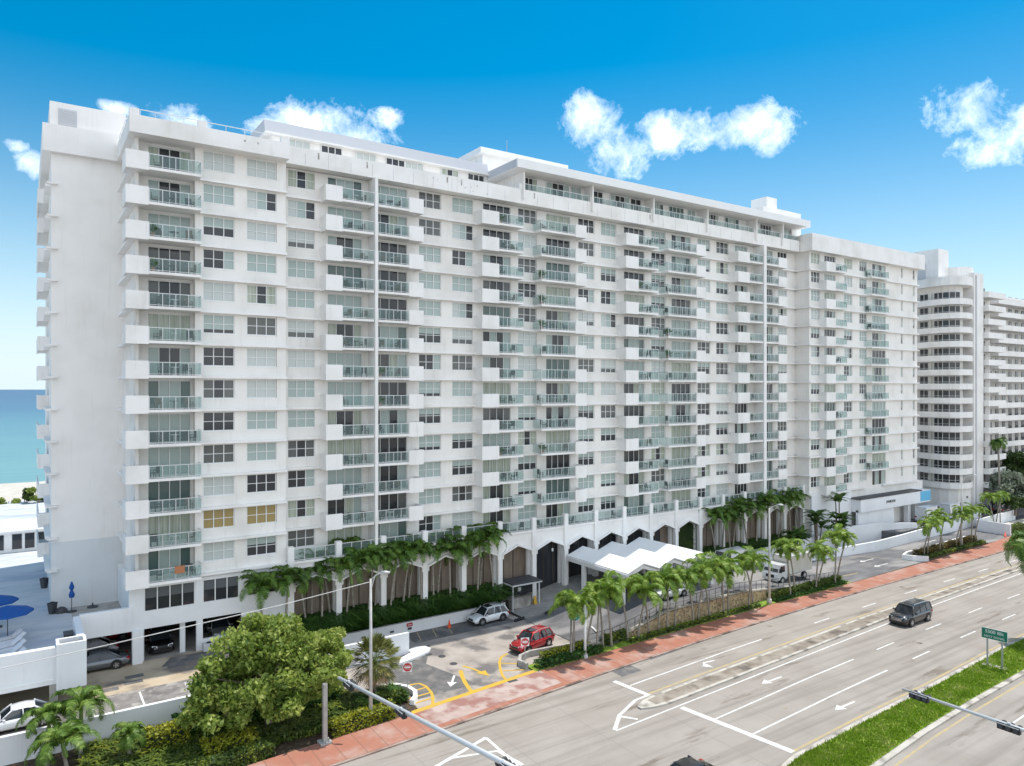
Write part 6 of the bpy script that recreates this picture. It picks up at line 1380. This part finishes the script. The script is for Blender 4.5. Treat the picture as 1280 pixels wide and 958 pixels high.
hz_ = math_('MULTIPLY', math_('MULTIPLY', math_('SUBTRACT', 1.0, math_('MULTIPLY', E, 1 / radians(21), clamp=True)), math_('SUBTRACT', 1.0, math_('MULTIPLY', E, 1 / radians(21), clamp=True))), .8)
hzm = N.new('ShaderNodeMix'); hzm.data_type = 'RGBA'; L.new(hz_, hzm.inputs[0]); L.new(hs.outputs[0], hzm.inputs[6]); hzm.inputs[7].default_value = (3.1, 3.85, 4.3, 1)
# clouds: (azimuth from +Y towards +X, elevation, half width, half height), degrees
VA = 90 - math.degrees(atan2(1345, 905))
def pd(px, py, rx, ry):
    uu = (px - 640) / 905; vv = (486 - py) / 905; a_ = VA + math.degrees(math.atan(uu)); e_ = math.degrees(math.atan(vv / sqrt(1 + uu * uu)))
    k = math.degrees(1 / 905) / (1 + uu * uu); return (a_, e_, rx * k, ry * k * sqrt(1 + uu * uu))
CL = [pd(735, 150, 42, 30), pd(775, 190, 40, 32), pd(850, 165, 75, 26), pd(930, 160, 72, 26), pd(960, 175, 30, 18), pd(1205, 140, 58, 32), pd(1245, 175, 60, 32), pd(1300, 160, 60, 40), pd(400, 155, 62, 30), pd(450, 175, 50, 26), pd(340, 165, 42, 18),
      pd(480, 150, 26, 16), pd(222, 148, 42, 20), pd(20, 182, 20, 9), pd(42, 205, 26, 18), pd(150, 135, 30, 8), pd(-80, 300, 80, 40), pd(-200, 200, 120, 50), pd(1500, 260, 120, 50), pd(1700, 160, 160, 60)]
acc = None
for (a_, e_, ra, re) in CL:
    dx = math_('MULTIPLY', math_('SUBTRACT', A, radians(a_)), 1 / radians(ra)); dy = math_('MULTIPLY', math_('SUBTRACT', E, radians(e_)), 1 / radians(re))
    m_ = math_('SUBTRACT', 1.0, math_('ADD', math_('MULTIPLY', dx, dx), math_('MULTIPLY', dy, dy)))
    acc = m_ if acc is None else math_('SMOOTH_MAX', acc, m_, .3)
# unseen cloud added behind the camera (-Y) to light the facade; sea side clear
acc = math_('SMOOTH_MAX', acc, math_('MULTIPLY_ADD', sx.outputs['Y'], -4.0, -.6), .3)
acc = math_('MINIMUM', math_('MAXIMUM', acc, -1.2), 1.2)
nz = N.new('ShaderNodeTexNoise'); nz.inputs['Scale'].default_value = 19; nz.inputs['Detail'].default_value = 12; nz.inputs['Roughness'].default_value = .7; nz.inputs['Distortion'].default_value = .25
L.new(tc.outputs['Generated'], nz.inputs['Vector'])
dn = math_('ADD', acc, math_('MULTIPLY', math_('SUBTRACT', nz.outputs['Fac'], .505), 5.0))
dn = math_('MULTIPLY', math_('ADD', dn, .1), .36, clamp=True)
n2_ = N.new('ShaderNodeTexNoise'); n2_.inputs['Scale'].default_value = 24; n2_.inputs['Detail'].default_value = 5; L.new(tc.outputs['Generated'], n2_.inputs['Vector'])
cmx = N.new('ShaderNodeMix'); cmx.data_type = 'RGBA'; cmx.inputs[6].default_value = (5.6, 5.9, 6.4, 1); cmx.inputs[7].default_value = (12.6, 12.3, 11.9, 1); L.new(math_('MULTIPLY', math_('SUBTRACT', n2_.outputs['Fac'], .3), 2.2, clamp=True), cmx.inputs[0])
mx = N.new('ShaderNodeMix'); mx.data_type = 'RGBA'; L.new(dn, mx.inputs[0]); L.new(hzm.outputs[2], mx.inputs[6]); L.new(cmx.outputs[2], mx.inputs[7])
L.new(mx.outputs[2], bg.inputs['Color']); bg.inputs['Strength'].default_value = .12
sd = bpy.data.lights.new('sun', 'SUN'); sd.energy = 2.0; sd.angle = radians(.53); sd.color = (1, .95, .88)
so = bpy.data.objects.new('sun', sd); COL.objects.link(so); so.rotation_euler = (pi / 2 - el, 0, pi - az)
cd = bpy.data.cameras.new('camera'); cd.sensor_width = 36; cd.lens = 36 * 905 / 1280; cd.shift_y = 7 / 1280; cd.clip_end = 40000; cd.clip_start = .5
co = bpy.data.objects.new('camera', cd); COL.objects.link(co); co.location = (0, 0, 24); co.rotation_euler = (pi / 2, 0, atan2(1345, 905) - pi / 2)
scene.camera = co
vs_ = scene.view_settings; vs_.view_transform = 'Standard'; vs_.look = 'None'; vs_.exposure = 1.22; vs_.gamma = 1
scene.cycles.max_bounces = 6; scene.cycles.diffuse_bounces = 3; scene.cycles.transparent_max_bounces = 8
